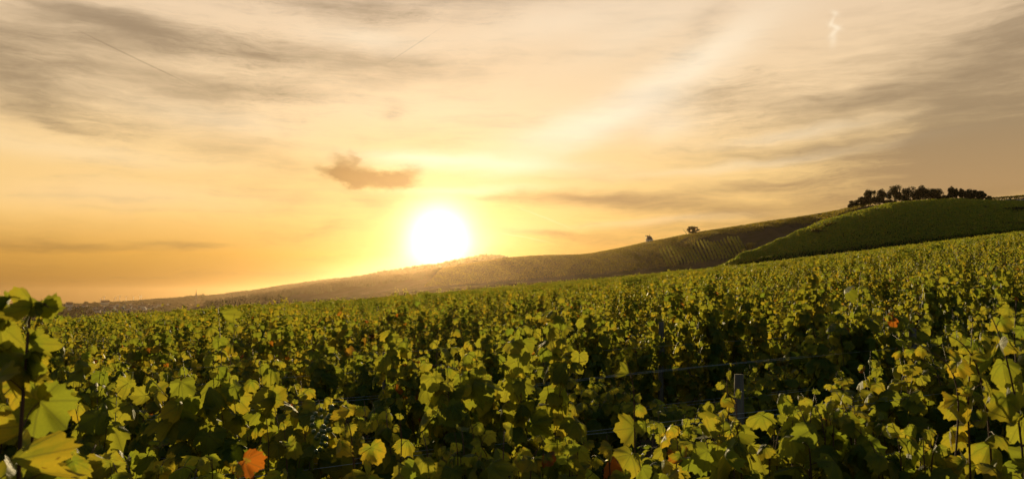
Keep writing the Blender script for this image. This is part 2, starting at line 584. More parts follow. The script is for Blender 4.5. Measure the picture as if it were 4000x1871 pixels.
M_POST = simple_mat('weathered_post', (0.075, 0.058, 0.040), (0.19, 0.15, 0.105), 25, 0.9, 0.5, stretch=(1, 1, 0.08))
M_STEEL = simple_mat('galvanised_steel', (0.45, 0.45, 0.45), (0.62, 0.60, 0.57), 80, 0.38, 0.0, 0.5, 1.0)
M_GRAPE = simple_mat('green_grape', (0.05, 0.07, 0.012), (0.10, 0.12, 0.02), 30, 0.35, 0.0, 0.5)
M_PLASTER = simple_mat('white_plaster', (0.36, 0.34, 0.32), (0.46, 0.44, 0.41), 0.7, 0.9)
M_ROOF = simple_mat('roof_tile', (0.10, 0.055, 0.04), (0.17, 0.09, 0.065), 2.0, 0.8, 0.3)
M_SLATE = simple_mat('dark_slate', (0.035, 0.03, 0.03), (0.07, 0.055, 0.05), 3.0, 0.6, 0.3)
M_GLASS = simple_mat('window_glass', (0.03, 0.035, 0.04), (0.06, 0.06, 0.065), 1.0, 0.15, 0.0, 0.5)
M_STONE = simple_mat('pale_stone', (0.30, 0.28, 0.25), (0.42, 0.39, 0.35), 1.5, 0.9, 0.3)
M_CHURCH = simple_mat('grey_church_stone', (0.10, 0.09, 0.085), (0.16, 0.145, 0.13), 0.6, 0.9, 0.2)
M_PAINT = simple_mat('white_paint', (0.70, 0.70, 0.69), (0.80, 0.80, 0.79), 2.0, 0.5)
M_FEATHER = simple_mat('dark_feather', (0.02, 0.018, 0.016), (0.04, 0.035, 0.03), 40, 0.7)


def ground_mat(name, a, b, c, s1, s2, bump=0.5, dist=0.5):
    m, t, out = new_mat(name)
    g = t.add('ShaderNodeNewGeometry')
    p = g.outputs['Position']
    n1 = t.noise(p, s1, 6, 0.6)
    n2 = t.noise(p, s2, 6, 0.65)
    col = t.mix(t.smooth(n1, 0.35, 0.65), (*a, 1), (*b, 1))
    col = t.mix(t.smooth(n2, 0.48, 0.62), col, (*c, 1))
    bs = t.add('ShaderNodeBsdfDiffuse')
    t.put(bs.inputs['Color'], col)
    bn = t.add('ShaderNodeBump')
    bn.inputs['Strength'].default_value = bump
    bn.inputs['Distance'].default_value = dist
    t.put(bn.inputs['Height'], n2)
    t.l.new(bn.outputs[0], bs.inputs['Normal'])
    t.l.new(bs.outputs[0], out.inputs[0])
    return m


M_SOIL = ground_mat('vineyard_soil', (0.05, 0.035, 0.022), (0.08, 0.058, 0.036), (0.035, 0.05, 0.014), 0.7, 2.5, 0.6, 0.05)
M_HILLB = ground_mat('vineyard_hill_ground', (0.030, 0.042, 0.010), (0.042, 0.055, 0.012), (0.05, 0.045, 0.018), 0.05, 0.4, 0.4, 0.3)
M_HILLC = ground_mat('slope_ground', (0.050, 0.040, 0.024), (0.070, 0.052, 0.040), (0.036, 0.036, 0.013), 0.012, 0.08, 0.5, 0.6)
M_WOODED = ground_mat('wooded_hill_ground', (0.022, 0.028, 0.012), (0.032, 0.036, 0.014), (0.018, 0.022, 0.010), 0.01, 0.08, 0.8, 3.0)
M_VALLEY = ground_mat('valley_ground', (0.045, 0.050, 0.022), (0.07, 0.062, 0.034), (0.035, 0.042, 0.016), 0.004, 0.02, 0.3, 1.0)
M_ROAD = ground_mat('road_asphalt', (0.20, 0.18, 0.16), (0.26, 0.235, 0.205), (0.22, 0.20, 0.18), 0.1, 1.5, 0.2, 0.05)

# ------------------------------------------------------------------ terrain
SX, SY = 0.050, 0.012            # slope at the camera (up to the right)


S_AZ = np.array([-180, -90, -60, -45, -38, -30, -26, -18, -12, -5, 0, 8, 15.7, 24, 32.5, 40, 48, 60, 90, 180.0])
S_FAR = np.array([-.03, -.09, -.055, -.032, -.025, -.0175, -.0135, -.004, .002, .011, .0185, .0295, .0415, .0565, .0725, .082, .088, .09, .09, -.03])


def far_slope(az):
    """rise per metre of the far part of the vineyard, by azimuth"""
    return sum(np.interp(az + o, S_AZ, S_FAR) for o in (-3, -1.5, 0, 1.5, 3)) / 5


def slope_z(x, y):
    r = np.hypot(x, y)
    k = np.clip((r - 7.0) / 40.0, 0, 1)
    k = k * k * (3 - 2 * k)
    return (SX * x + SY * y) * (1 - k) + far_slope(np.degrees(np.arctan2(x, y))) * r * k


def field_edge(az):
    """distance at which the near slope rolls over, by azimuth in degrees"""
    return np.interp(az, [-45, -30, -15, -7, 0, 6, 16, 33, 45], [62, 66, 70, 80, 98, 118, 160, 215, 240])


def valley_z(r):
    return np.interp(r, [0, 500, 1500, 3000, 9000], [-42, -38, -33, -25, -48])


def ground_z(x, y):
    r = np.hypot(x, y)
    az = np.degrees(np.arctan2(x, y))
    azc = np.clip(az, -45, 45)
    e = field_edge(azc)
    plane = slope_z(x, y)
    ux, uy = x / (r + 1e-6), y / (r + 1e-6)
    pe = far_slope(az) * e
    behind = np.abs(az) > 60
    t = np.clip((r - e) / 25.0, 0, 1)
    # beyond the crest it rolls down to the valley floor
    fall = pe + far_slope(az) * np.minimum(r - e, 12) - 0.16 * np.maximum(r - e - 4, 0)
    low = valley_z(r)
    right = np.clip((azc - 2) / 14.0, 0, 1)
    low = np.maximum(low, low * (1 - right) + right * (pe - 8.0 + 0 * r))
    far = np.maximum(fall, low)
    far = np.where(r > 5000, np.minimum(far, valley_z(r) + 0 * far), far)
    return np.where(r <= e, plane, far)


def polar_sheet(name, mat, label=None):
    az = np.concatenate([np.linspace(-180, -48, 24)[:-1], np.linspace(-48, 48, 193), np.linspace(48, 180, 24)[1:]])
    rr = np.concatenate([[0.3], np.geomspace(1, 60, 40), np.linspace(64, 260, 60), np.geomspace(270, 9300, 60)])
    A, RR = np.meshgrid(np.radians(az), rr)
    x, y = RR * np.sin(A), RR * np.cos(A)
    z = ground_z(x, y)
    n0, n1 = A.shape
    V = np.stack([x, y, z], -1).reshape(-1, 3)
    i = np.arange(n0 - 1)[:, None] * n1
    j = np.arange(n1 - 1)[None, :]
    Fq = np.stack([i + j, i + j + 1, i + n1 + j + 1, i + n1 + j], -1).reshape(-1, 4)[:, ::-1]
    V = np.vstack([V, [[0, 0, 0]]])
    jj = np.arange(n1 - 1)
    tri = np.stack([jj + 1, jj, np.full(n1 - 1, len(V) - 1)], -1)[:, ::-1]
    o = mesh_np(name, V, [Fq, tri], [mat])
    return tag(o, label, kind='structure')


ground = polar_sheet('ground', M_SOIL)
# the valley part of the sheet takes the valley material
gm = ground.data
gm.materials.append(M_VALLEY)
cen = np.empty(len(gm.polygons) * 3, np.float32)
gm.polygons.foreach_get('center', cen)
cen = cen.reshape(-1, 3)
gm.polygons.foreach_set('material_index', (np.hypot(cen[:, 0], cen[:, 1]) > 320).astype(np.int32))

BVH = {}


def fbm1(x, seed, octs=4):
    rs = np.random.RandomState(seed)
    out = 0
    for k in range(octs):
        tbl = rs.rand(4096)
        xx = np.asarray(x) * 2 ** k
        i = np.floor(xx).astype(int)
        f = xx - i
        f = f * f * (3 - 2 * f)
        out = out + (tbl[i % 4096] * (1 - f) + tbl[(i + 1) % 4096] * f - 0.5) / 2 ** k
    return out


def hill(name, crest, foot, mat, conv=0.6, n=240, nf=28, nb=10, back=0.35, bump=0.0, seed=1):
    """crest/foot: lists of (px, py, distance) in photo pixels; one convex sheet from foot to crest and down behind"""
    cx = np.array(crest, float)
    fx = np.array(foot, float)
    px = np.linspace(cx[0, 0], cx[-1, 0], n)
    cy, cd = np.interp(px, cx[:, 0], cx[:, 1]), np.interp(px, cx[:, 0], cx[:, 2])
    ker = np.ones(9) / 9
    pad = lambda a: np.convolve(np.pad(a, 4, mode='edge'), ker, 'valid')
    cy, cd = pad(cy), pad(cd)
    fy, fd = np.interp(px, fx[:, 0], fx[:, 1]), np.interp(px, fx[:, 0], fx[:, 2])
    rows = []
    ts = np.linspace(0, 1, nf)
    Pc = np.array([at(a, b, d) for a, b, d in zip(px, cy, cd)])
    Pf = np.array([at(a, b, d) for a, b, d in zip(px, fy, fd)])
    for t in ts:
        P = Pf + (Pc - Pf) * t
        P[:, 2] = Pf[:, 2] + (Pc[:, 2] - Pf[:, 2]) * t * (1 + conv * (1 - t))
        if bump:
            P[:, 2] += bump * fbm1(px / 60.0 + t * 3.1, seed) * math.sin(math.pi * t) * 2
        rows.append(P)
    span = np.linalg.norm((Pc - Pf)[:, :2], axis=1)[:, None]
    out = (Pc - Pf)
    out[:, 2] = 0
    out /= np.linalg.norm(out, axis=1)[:, None]
    s0 = (Pc[:, 2] - Pf[:, 2])[:, None] / span * (1 - conv)
    for k in range(1, nb + 1):
        d = span * back * k / nb * 2
        P = Pc + out * d
        P[:, 2] = Pc[:, 2] + (s0 * d - 0.5 * (s0 + 0.45) * d * d / (span * back * 2))[:, 0] - 0.08 * d[:, 0] * (k / nb)
        rows.append(P)
    V = np.array(rows)
    V[..., 2] = np.maximum(V[..., 2], -54.0)
    n0, n1 = V.shape[:2]
    V = V.reshape(-1, 3)
    i = np.arange(n0 - 1)[:, None] * n1
    j = np.arange(n1 - 1)[None, :]
    Fq = np.stack([i + j, i + j + 1, i + n1 + j + 1, i + n1 + j], -1).reshape(-1, 4)
    o = mesh_np(name, V, Fq, mat)
    BVH[name] = BVHTree.FromPolygons([tuple(v) for v in V], [tuple(f) for f in Fq])
    tag(o, kind='structure')
    crestf = lambda p: (float(np.interp(p, px, cy)), float(np.interp(p, px, cd)))
    return o, crestf


def drop(name, x, y):
    h = BVH[name].ray_cast(Vector((x, y, 600.0)), Vector((0, 0, -1)))
    return h[0]


def cast(name, px, py):
    h = BVH[name].ray_cast(Vector(CAM), Vector(ray(px, py)).normalized())
    return None if h[0] is None else np.array(h[0])


# skyline of the near field in photo pixels (vine tops)
FIELD_SKY = [(-400, 1285), (0, 1250), (150, 1240), (650, 1190), (900, 1172), (1300, 1130), (1600, 1105), (2000, 1082), (2300, 1065),
             (2600, 1035), (2880, 1015), (3200, 985), (3500, 950), (4000, 895), (4400, 850)]
fsk = lambda p: float(np.interp(p, [a for a, b in FIELD_SKY], [b for a, b in FIELD_SKY]))

# B: the rounded green hill on the right
hillB, crestB = hill('green_hill',
    [(2800, 1075, 212), (2860, 1040, 224), (2900, 1016, 234), (2960, 988, 248), (3050, 945, 268), (3150, 908, 288), (3250, 872, 304), (3400, 836, 322), (3500, 814, 332),
     (3580, 806, 338), (3700, 804, 345), (3800, 806, 352), (4000, 812, 365), (4500, 800, 390)],
    [(2800, 1080, 205), (2880, fsk(2880) + 24, 212), (3200, fsk(3200) + 22, 225), (3500, fsk(3500) + 22, 232), (4000, fsk(4000) + 22, 245), (4500, fsk(4400) + 15, 260)],
    M_HILLB, conv=0.75, bump=0.5, seed=4)
# C: the long ridge with the pavilion, the lone tree and the grove
hillC, crestC = hill('long_ridge',
    [(560, 1240, 1950), (640, 1222, 1900), (740, 1205, 1800), (837, 1186, 1700), (986, 1166, 1600), (1284, 1124, 1400), (1421, 1100, 1300), (1607, 1078, 1180), (1731, 1049, 1080), (1856, 1028, 1000), (1961, 1013, 930),
     (2042, 1005, 880), (2135, 1001, 830), (2290, 999, 770), (2400, 979, 730), (2524, 952, 690), (2624, 934, 660), (2724, 914, 630), (2898, 888, 590),
     (3000, 872, 570), (3148, 852, 545), (3270, 832, 520), (3311, 820, 512), (3400, 803, 500), (3500, 796, 490), (3650, 794, 480), (3800, 790, 470), (3900, 783, 462), (4000, 775, 455), (4500, 745, 430)],
    [(560, 1250, 1200), (986, 1200, 1050), (1421, 1150, 820), (1731, 1125, 690), (2042, 1105, 560), (2400, 1078, 460), (2724, 1050, 410), (3000, 1015, 385), (3270, 960, 372), (3650, 900, 370), (4500, 850, 390)],
    M_HILLC, conv=0.35, n=360, bump=2.0, seed=7)
# D/G: wooded ridge behind, running to the left behind the town
hillD, crestD = hill('wooded_ridge',
    [(250, 1195, 4300), (338, 1190, 4200), (415, 1181, 4100), (543, 1174, 4000), (660, 1165, 3900), (764, 1156, 3800), (854, 1152, 3700), (885, 1145, 3600), (1000, 1133, 3400), (1110, 1115, 3100),
     (1278, 1093, 2500), (1408, 1083, 2050), (1600, 1072, 1900), (1800, 1065, 1850)],
    [(250, 1212, 3400), (764, 1188, 3000), (1000, 1165, 2700), (1408, 1120, 1600), (1800, 1090, 1450)],
    M_WOODED, conv=0.5, bump=3.0, seed=11)
# E: higher wooded hill under the sun
hillE, crestE = hill('wooded_hill',
    [(1200, 1115, 2200), (1380, 1088, 2080), (1557, 1055, 1980), (1700, 1036, 1930), (1793, 1018, 1900), (1850, 1006, 1890), (1893, 1000, 1890), (1955, 1005, 1900), (2060, 1020, 1930), (2200, 1045, 1980)],
    [(1200, 1130, 1750), (1557, 1085, 1620), (1893, 1055, 1540), (2200, 1060, 1560)],
    M_WOODED, conv=0.5, bump=4.0, seed=13)
# F: faint hill between
hillF, crestF = hill('faint_hill',
    [(1950, 1020, 2060), (2050, 1010, 2050), (2116, 1001, 2050), (2178, 996, 2050), (2230, 996, 2050), (2278, 1000, 2050), (2360, 1012, 2050), (2500, 1030, 2060)],
    [(1950, 1060, 1700), (2500, 1060, 1700)], M_WOODED, conv=0.5, seed=17)
# far rise that carries the wind turbines
hillG, crestG = hill('distant_rise',
    [(-500, 1196, 6500), (0, 1193, 6500), (250, 1190, 6500), (380, 1183, 6500), (440, 1179, 6500), (520, 1177, 6500), (640, 1178, 6500), (900, 1178, 6500), (1300, 1180, 6500)],
    [(-500, 1200, 5200), (1300, 1195, 5200)], M_VALLEY, conv=0.5, seed=19)

# ------------------------------------------------------------------ leaf templates
def leaf_template(n_out, rings, rng, lobes=True, curl=0.2, fold=0.25, serr=0.05):
    """unit blade: petiole at origin, tip towards +Y, width about 1; returns V, tris, uv"""
    th = np.linspace(-math.pi, math.pi, n_out, endpoint=False)
    d = lambda a: np.abs((th - a + math.pi) % (2 * math.pi) - math.pi)
    if lobes:
        r = 0.435 + 0.15 * np.exp(-(d(0) / 0.40) ** 2)
        for s in (-1, 1):
            r += (0.115 + rng.uniform(-.03, .035)) * np.exp(-(d(s * 0.98) / 0.36) ** 2)
            r += (0.075 + rng.uniform(-.03, .03)) * np.exp(-(d(s * 2.0) / 0.45) ** 2)
        r *= 1 - 0.68 * np.exp(-(d(math.pi) / 0.28) ** 2)
        r *= 1 + serr * (np.where(np.arange(n_out) % 2, 1, -1) * rng.uniform(0.0, 1.1, n_out) + rng.normal(0, .35, n_out))
    else:
        r = 0.48 + 0.08 * np.cos(th) + rng.uniform(-.05, .05, n_out)
        r *= 1 - 0.35 * np.exp(-(d(math.pi) / 0.6) ** 2)
    xs, ys = r * np.sin(th), r * np.cos(th) + 0.10
    V = [np.zeros((1, 3))]
    for k in range(1, rings + 1):
        f = k / rings
        V.append(np.stack([xs * f, ys * f, np.zeros(n_out)], -1))
    V = np.vstack(V)
    uv = V.copy() * 1.7
    x, y = V[:, 0].copy(), V[:, 1].copy()
    rad = np.hypot(x, y)
    ang = np.arctan2(x, y)
    z = -fold * np.abs(x) * rng.uniform(0.3, 1.2)
    z += -curl * rad ** 2 * rng.uniform(0.2, 2.0)
    z += 0.055 * np.sin(ang * 3 + rng.uniform(0, 6)) * rad * 2 + 0.05 * np.sin(ang * 5 + rng.uniform(0, 6)) * rad * 2
    z += rng.uniform(-.2, .2) * y * np.abs(y)
    V[:, 2] = z
    T = []
    jj = np.arange(n_out)
    j2 = (jj + 1) % n_out
    T.append(np.stack([np.zeros(n_out, int), 1 + j2, 1 + jj], -1))
    for k in range(1, rings):
        a, b = 1 + (k - 1) * n_out, 1 + k * n_out
        T.append(np.stack([a + jj, a + j2, b + j2], -1))
        T.append(np.stack([a + jj, b + j2, b + jj], -1))
    return V, np.vstack(T), uv


_rng = np.random.RandomState(5)
LEAF_HI = [leaf_template(34, 2, _rng, True, 0.6, 0.42, 0.10) for _ in range(14)]
LEAF_HI += [leaf_template(34, 2, _rng, True, 1.4, 1.1, 0.075) for _ in range(6)]
LEAF_MID = [leaf_template(15, 2, _rng, True, 0.4, 0.3, 0.0) for _ in range(10)]
LEAF_LO = [leaf_template(6, 1, _rng, False, 0.4, 0.4) for _ in range(8)]


def leaves_mesh(P, Nrm, Tip, S, var, templates, rng):
    """arrays of leaf position, normal, tip direction, size and (random, yellow, autumn) -> V, T, uv, var"""
    L = len(P)
    Tip = Tip / (np.linalg.norm(Tip, axis=1)[:, None] + 1e-9)
    Nrm = Nrm - (Nrm * Tip).sum(1)[:, None] * Tip
    Nrm /= np.linalg.norm(Nrm, axis=1)[:, None] + 1e-9
    Sd = np.cross(Tip, Nrm)
    which = rng.randint(0, len(templates), L)
    Vs, Ts, Us, As, n = [], [], [], [], 0
    for k, (tv, tt, tu) in enumerate(templates):
        idx = np.where(which == k)[0]
        if len(idx) == 0:
            continue
        v = tv[None, :, :] * S[idx][:, None, None]
        w = P[idx][:, None, :] + v[:, :, 0:1] * Sd[idx][:, None, :] + v[:, :, 1:2] * Tip[idx][:, None, :] + v[:, :, 2:3] * Nrm[idx][:, None, :]
        nv = len(tv)
        Vs.append(w.reshape(-1, 3))
        Ts.append((tt[None] + (n + np.arange(len(idx)) * nv)[:, None, None]).reshape(-1, 3))
        Us.append(np.tile(tu, (len(idx), 1)))
        As.append(np.repeat(var[idx], nv, axis=0))
        n += nv * len(idx)
    return np.vstack(Vs), np.vstack(Ts), np.vstack(Us), np.vstack(As)


def nrm(v):
    v = np.asarray(v, float)
    return v / (np.linalg.norm(v) + 1e-9)


class Vine:
    """one trained vine in its own frame: row along local X, base at the origin"""

    def __init__(s, seed):
        s.rng = np.random.RandomState(seed)
        s.P, s.N, s.T, s.S, s.A = [], [], [], [], []
        s.canes, s.wood = Acc(), Acc()

    def leaf(s, p, n, t, size, var):
        s.P.append(p); s.N.append(n); s.T.append(t); s.S.append(size); s.A.append(var)

    def shoot(s, path, r0=0.0035, r1=0.0010, step=0.072, leaf=0.115, yel=0.25, aut=0.02, skip=0.1, seg=5, bare=0.0, petiole=True, face=None, facew=0.0, taper=4.0, tipleaves=0, tipbare=0.0):
        rng = s.rng
        path = np.asarray(path, float)
        seglen = np.linalg.norm(np.diff(path, axis=0), axis=1)
        L = np.concatenate([[0], np.cumsum(seglen)])
        tot = L[-1]
        s.canes.tube(path, np.linspace(r0, r1, len(path)), seg)
        d = step * rng.uniform(0.4, 1) + bare
        side = rng.choice([-1, 1])
        ya = np.clip(rng.normal(yel, 0.2), 0, 1)
        while d < tot * (1 - tipbare):
            side = -side
            if rng.rand() > skip:
                p = np.array([np.interp(d, L, path[:, k]) for k in range(3)])
                q = np.array([np.interp(min(d + .03, tot), L, path[:, k]) for k in range(3)])
                tan = nrm(q - p + 1e-6)
                rem = (tot - d) / tot
                size = leaf * rng.uniform(0.58, 1.30) * np.clip(0.35 + rem * taper, 0.35, 1.0)
                a = rng.uniform(-0.9, 0.9)
                out = np.array([math.sin(a), side * math.cos(a), 0.0])
                out = nrm(out - tan * np.dot(out, tan) * 0.7 + np.array([0, 0, rng.uniform(0.1, .6)]))
                pl = size * rng.uniform(0.5, 0.95)
                e = p + out * pl
                if petiole:
                    m = p + out * pl * 0.5 + np.array([0, 0, 0.12 * pl])
                    s.canes.tube(np.array([p, m, e]), [0.0014, 0.0011, 0.0010], 3, False)
                tip = np.array([out[0] * .6, out[1] * .6, -rng.uniform(0.25, 1.1)]) + rng.normal(0, .22, 3)
                n = np.array([out[0] * .9, out[1] * .9, rng.uniform(0.1, .8)]) + rng.normal(0, .30, 3)
                if face is not None:
                    n = n * (1 - facew) + np.asarray(face) * facew * 1.3
                y = np.clip(rng.normal(ya, 0.22) + 0.15 * (1 - rem), 0, 1)
                au = 0.0
                if rng.rand() < aut:
                    au = rng.uniform(0.30, 0.9)
                s.leaf(e, n, tip, size, (rng.rand(), y, au))
            d += step * rng.uniform(0.7, 1.3)
        for q in range(tipleaves):      # small drooping leaves at an arching shoot tip
            dd = tot * rng.uniform(.74, .995)
            p = np.array([np.interp(dd, L, path[:, c]) for c in range(3)])
            tip = np.array([rng.normal(0, .35), rng.normal(0, .35), -1.0])
            s.leaf(p + np.array([0, 0, -.004]), rng.normal(0, 1, 3), tip, rng.uniform(.030, .060), (rng.rand(), rng.uniform(0, .5), 0.0))

    def trunk(s, seg=8):
        rng = s.rng
        z = np.linspace(-0.25, 0.72, 9)
        x = np.cumsum(rng.normal(0, .02, 9))
        x -= x[-1]
        y = np.cumsum(rng.normal(0, .015, 9))
        y -= y[-1]
        s.wood.tube(np.stack([x, y, z], -1), np.linspace(.034, .022, 9) * rng.uniform(.9, 1.15, 9), seg)
        for sd in (-1, 1):   # cordon arms
            t = np.linspace(0, 1, 6)
            s.wood.tube(np.stack([sd * t * .55, .02 * np.sin(t * 5 + sd), .72 + .10 * np.sin(t * 2.4)], -1), np.linspace(.017, .009, 6), 6)

    def canopy(s, nsh=13, top=1.95, half=0.54, spread=0.19, step=0.072, leaf=0.115, yel=0.25, aut=0.02, esc=0.12, lump=.15, petiole=True, seg=5, lat=0.35):
        rng = s.rng
        ng = 5
        gx = -half + 2 * half * (np.arange(ng) + rng.uniform(.15, .85, ng)) / ng
        gt = rng.normal(0, lump, ng)
        gy = rng.normal(0, spread * .45, ng)
        for k in range(nsh):
            g = k % ng
            x0 = gx[g] + rng.normal(0, .055)
            tz = top + gt[g] - abs(rng.normal(0, .11))
            flop = rng.rand() < 0.26
            if rng.rand() < esc:
                tz += rng.uniform(.06, .24)
                flop = rng.rand() < .35
            n = 9
            t = np.linspace(0, 1, n)
            lean = rng.normal(0, .06)
            yo = gy[g] + rng.normal(0, spread * .25)
            bow = rng.normal(0, spread * .4)
            x = x0 + lean * t + rng.normal(0, .012, n)
            y = yo * t + bow * np.sin(t * math.pi) + rng.normal(0, .01, n)
            z = .78 + (tz - .78) * t
            if flop:
                sd = rng.choice([-1, 1])
                q = np.clip((t - .68) / .32, 0, 1)
                y = y + sd * q ** 1.4 * rng.uniform(.15, .34)
                z = z - q ** 2 * rng.uniform(.1, .28)
                x = x + q * rng.normal(0, .08)
            s.shoot(np.stack([x, y, z], -1), step=step, leaf=leaf, yel=yel, aut=aut, petiole=petiole, seg=seg)
            if rng.rand() < lat:     # lateral
                b = np.array([np.interp(rng.uniform(.35, .8), t, a) for a in (x, y, z)])
                dr = np.array([rng.normal(0, .5), rng.choice([-1, 1]) * rng.uniform(.3, .9), rng.uniform(.2, .9)])
                ln = rng.uniform(.14, .32)
                tt = np.linspace(0, 1, 5)[:, None]
                s.shoot(b + nrm(dr) * ln * tt - np.array([0, 0, .06]) * tt ** 2, .0022, .001, step * .8, leaf * .72, yel, aut, .1, 4, 0, petiole)

    def grapes(s, p, n=34, size=.16):
        rng = s.rng
        a = Acc()
        for _ in range(n):
            h = rng.rand()
            r = .038 * (1 - .65 * h)
            th = rng.uniform(0, 6.28)
            c = np.asarray(p) + np.array([r * math.cos(th), r * math.sin(th), -h * size])
            V, Q, T = uv_sphere(.0085 * rng.uniform(.85, 1.1), 7, 5)
            a.add(V + c, Q, T)
        return a

    def build(s, templates, mat, name='foliage', parent=None, link=True):
        V, T, U, A = leaves_mesh(np.array(s.P), np.array(s.N), np.array(s.T), np.array(s.S), np.array(s.A), templates, s.rng)
        return mesh_np(name, V, [T], [mat], parent, {'leaf_uv': U, 'leaf_var': A}, link=link)


def uv_sphere(r, nu, nv):
    V = [[0, 0, r]]
    for i in range(1, nv):
        ph = math.pi * i / nv
        for j in range(nu):
            th = 2 * math.pi * j / nu
            V.append([r * math.sin(ph) * math.cos(th), r * math.sin(ph) * math.sin(th), r * math.cos(ph)])
    V.append([0, 0, -r])
    Q, T = [], []
    for j in range(nu):
        T.append([0, 1 + j, 1 + (j + 1) % nu])
        e = 1 + (nv - 2) * nu
        T.append([len(V) - 1, e + (j + 1) % nu, e + j])
    for i in range(nv - 2):
        for j in range(nu):
            a = 1 + i * nu
            Q.append([a + j, a + nu + j, a + nu + (j + 1) % nu, a + (j + 1) % nu])
    return np.array(V), np.array(Q), np.array(T)


# ------------------------------------------------------------------ rows of vines
ROW_A = R(20.0)
ROW_D = np.array([math.cos(ROW_A), math.sin(ROW_A)])
ROW_N = np.array([-math.sin(ROW_A), math.cos(ROW_A)])
ROW_SP = 1.95
ROW_Y0 = 1.42
VSP = 1.2
N_ROWS_THINGS = 16
ALLEY = 6                       # a row partly grubbed up leaves an open strip
ROW_SLOPE = math.atan(SX * ROW_D[0] + SY * ROW_D[1])
ORD = ['first', 'second', 'third', 'fourth', 'fifth', 'sixth', 'seventh', 'eighth', 'ninth', 'tenth', 'eleventh', 'twelfth', 'thirteenth',
       'fourteenth', 'fifteenth', 'sixteenth', 'seventeenth', 'eighteenth', 'nineteenth', 'twentieth', 'twenty-first', 'twenty-second',
       'twenty-third', 'twenty-fourth', 'twenty-fifth', 'twenty-sixth', 'twenty-seventh', 'twenty-eighth', 'twenty-ninth', 'thirtieth',
       'thirty-first', 'thirty-second', 'thirty-third', 'thirty-fourth', 'thirty-fifth', 'thirty-sixth', 'thirty-seventh', 'thirty-eighth',
       'thirty-ninth', 'fortieth', 'forty-first', 'forty-second']


def row_range(k, lim):
    """stretch s along row k whose points lie within +-lim degrees of the view axis"""
    y0 = ROW_Y0 + (k - 1) * ROW_SP / math.cos(ROW_A)
    s = np.arange(-400, 400, 0.1)
    x, y = s * ROW_D[0], y0 + s * ROW_D[1]
    az = np.degrees(np.arctan2(x, y))
    ok = (np.abs(az) < lim) & (y > 0.3)
    return y0, s[ok].min(), s[ok].max()


def make_vine_proto(seed, lod, yel, aut, **kw):
    v = Vine(seed)
    if lod == 0:
        v.canopy(nsh=30, yel=yel, aut=aut, step=.046, leaf=.102, top=2.06, lump=.17, esc=.06, **kw)
        v.trunk()
        t = LEAF_HI
        m = M_LEAF
    elif lod == 1:
        v.canopy(nsh=30, yel=yel, aut=aut, petiole=False, seg=4, step=.044, leaf=.088, top=2.03, lump=.24, esc=.03, **kw)
        v.trunk(6)
        t, m = LEAF_MID, M_LEAF_MID
    else:
        v.canopy(nsh=28, yel=yel, aut=aut, petiole=False, seg=3, step=.047, leaf=.086, lat=.2, top=2.0, lump=.22, esc=.02, **kw)
        v.trunk(5)
        t, m = LEAF_LO, M_LEAF_MID
    root = bpy.data.objects.new('grape_vine', None)
    fo = v.build(t, m, 'foliage', root, link=False)
    cn = v.canes.build('canes', M_CANE, root)
    tk = v.wood.build('trunk', M_BARK, root)
    for o in (cn, tk):
        C.objects.unlink(o)
    return root, [fo, cn, tk]


VR = np.random.RandomState(21)
PROTO = {0: [], 1: [], 2: []}
for i in range(16):
    PROTO[0].append(make_vine_proto(100 + i, 0, VR.uniform(.0, .28), [.0, .006, .025][i % 3]))
for i in range(10):
    PROTO[1].append(make_vine_proto(200 + i, 1, VR.uniform(.0, .25), [.0, .006, .02][i % 3]))
for i in range(8):
    PROTO[2].append(make_vine_proto(300 + i, 2, VR.uniform(.0, .24), .004))

LOOK = {}


def near_scale(x, y, k):
    """the nearest vines grow to quite different heights"""
    px = 2000 + F * x / y
    prof = [(-300, 1500), (200, 1500), (420, 1400), (560, 1320), (720, 1300), (900, 1330), (1020, 1430), (1200, 1500), (1500, 1530), (1660, 1450), (1800, 1340), (1960, 1320),
            (2120, 1390), (2300, 1310), (2500, 1250), (2680, 1300), (2880, 1400), (3080, 1350), (3300, 1340), (3450, 1430), (3600, 1300), (3900, 1190), (4300, 1200)]
    if k == 3:
        px += 350
    py = np.interp(px, [a for a, b in prof], [b for a, b in prof]) - (35 if k == 3 else 0)
    d = math.hypot(x, y)
    top = CAM[2] - (py - 1165) / F * d - float(slope_z(x, y))
    return min(1.12, max(.86, top / 2.16))


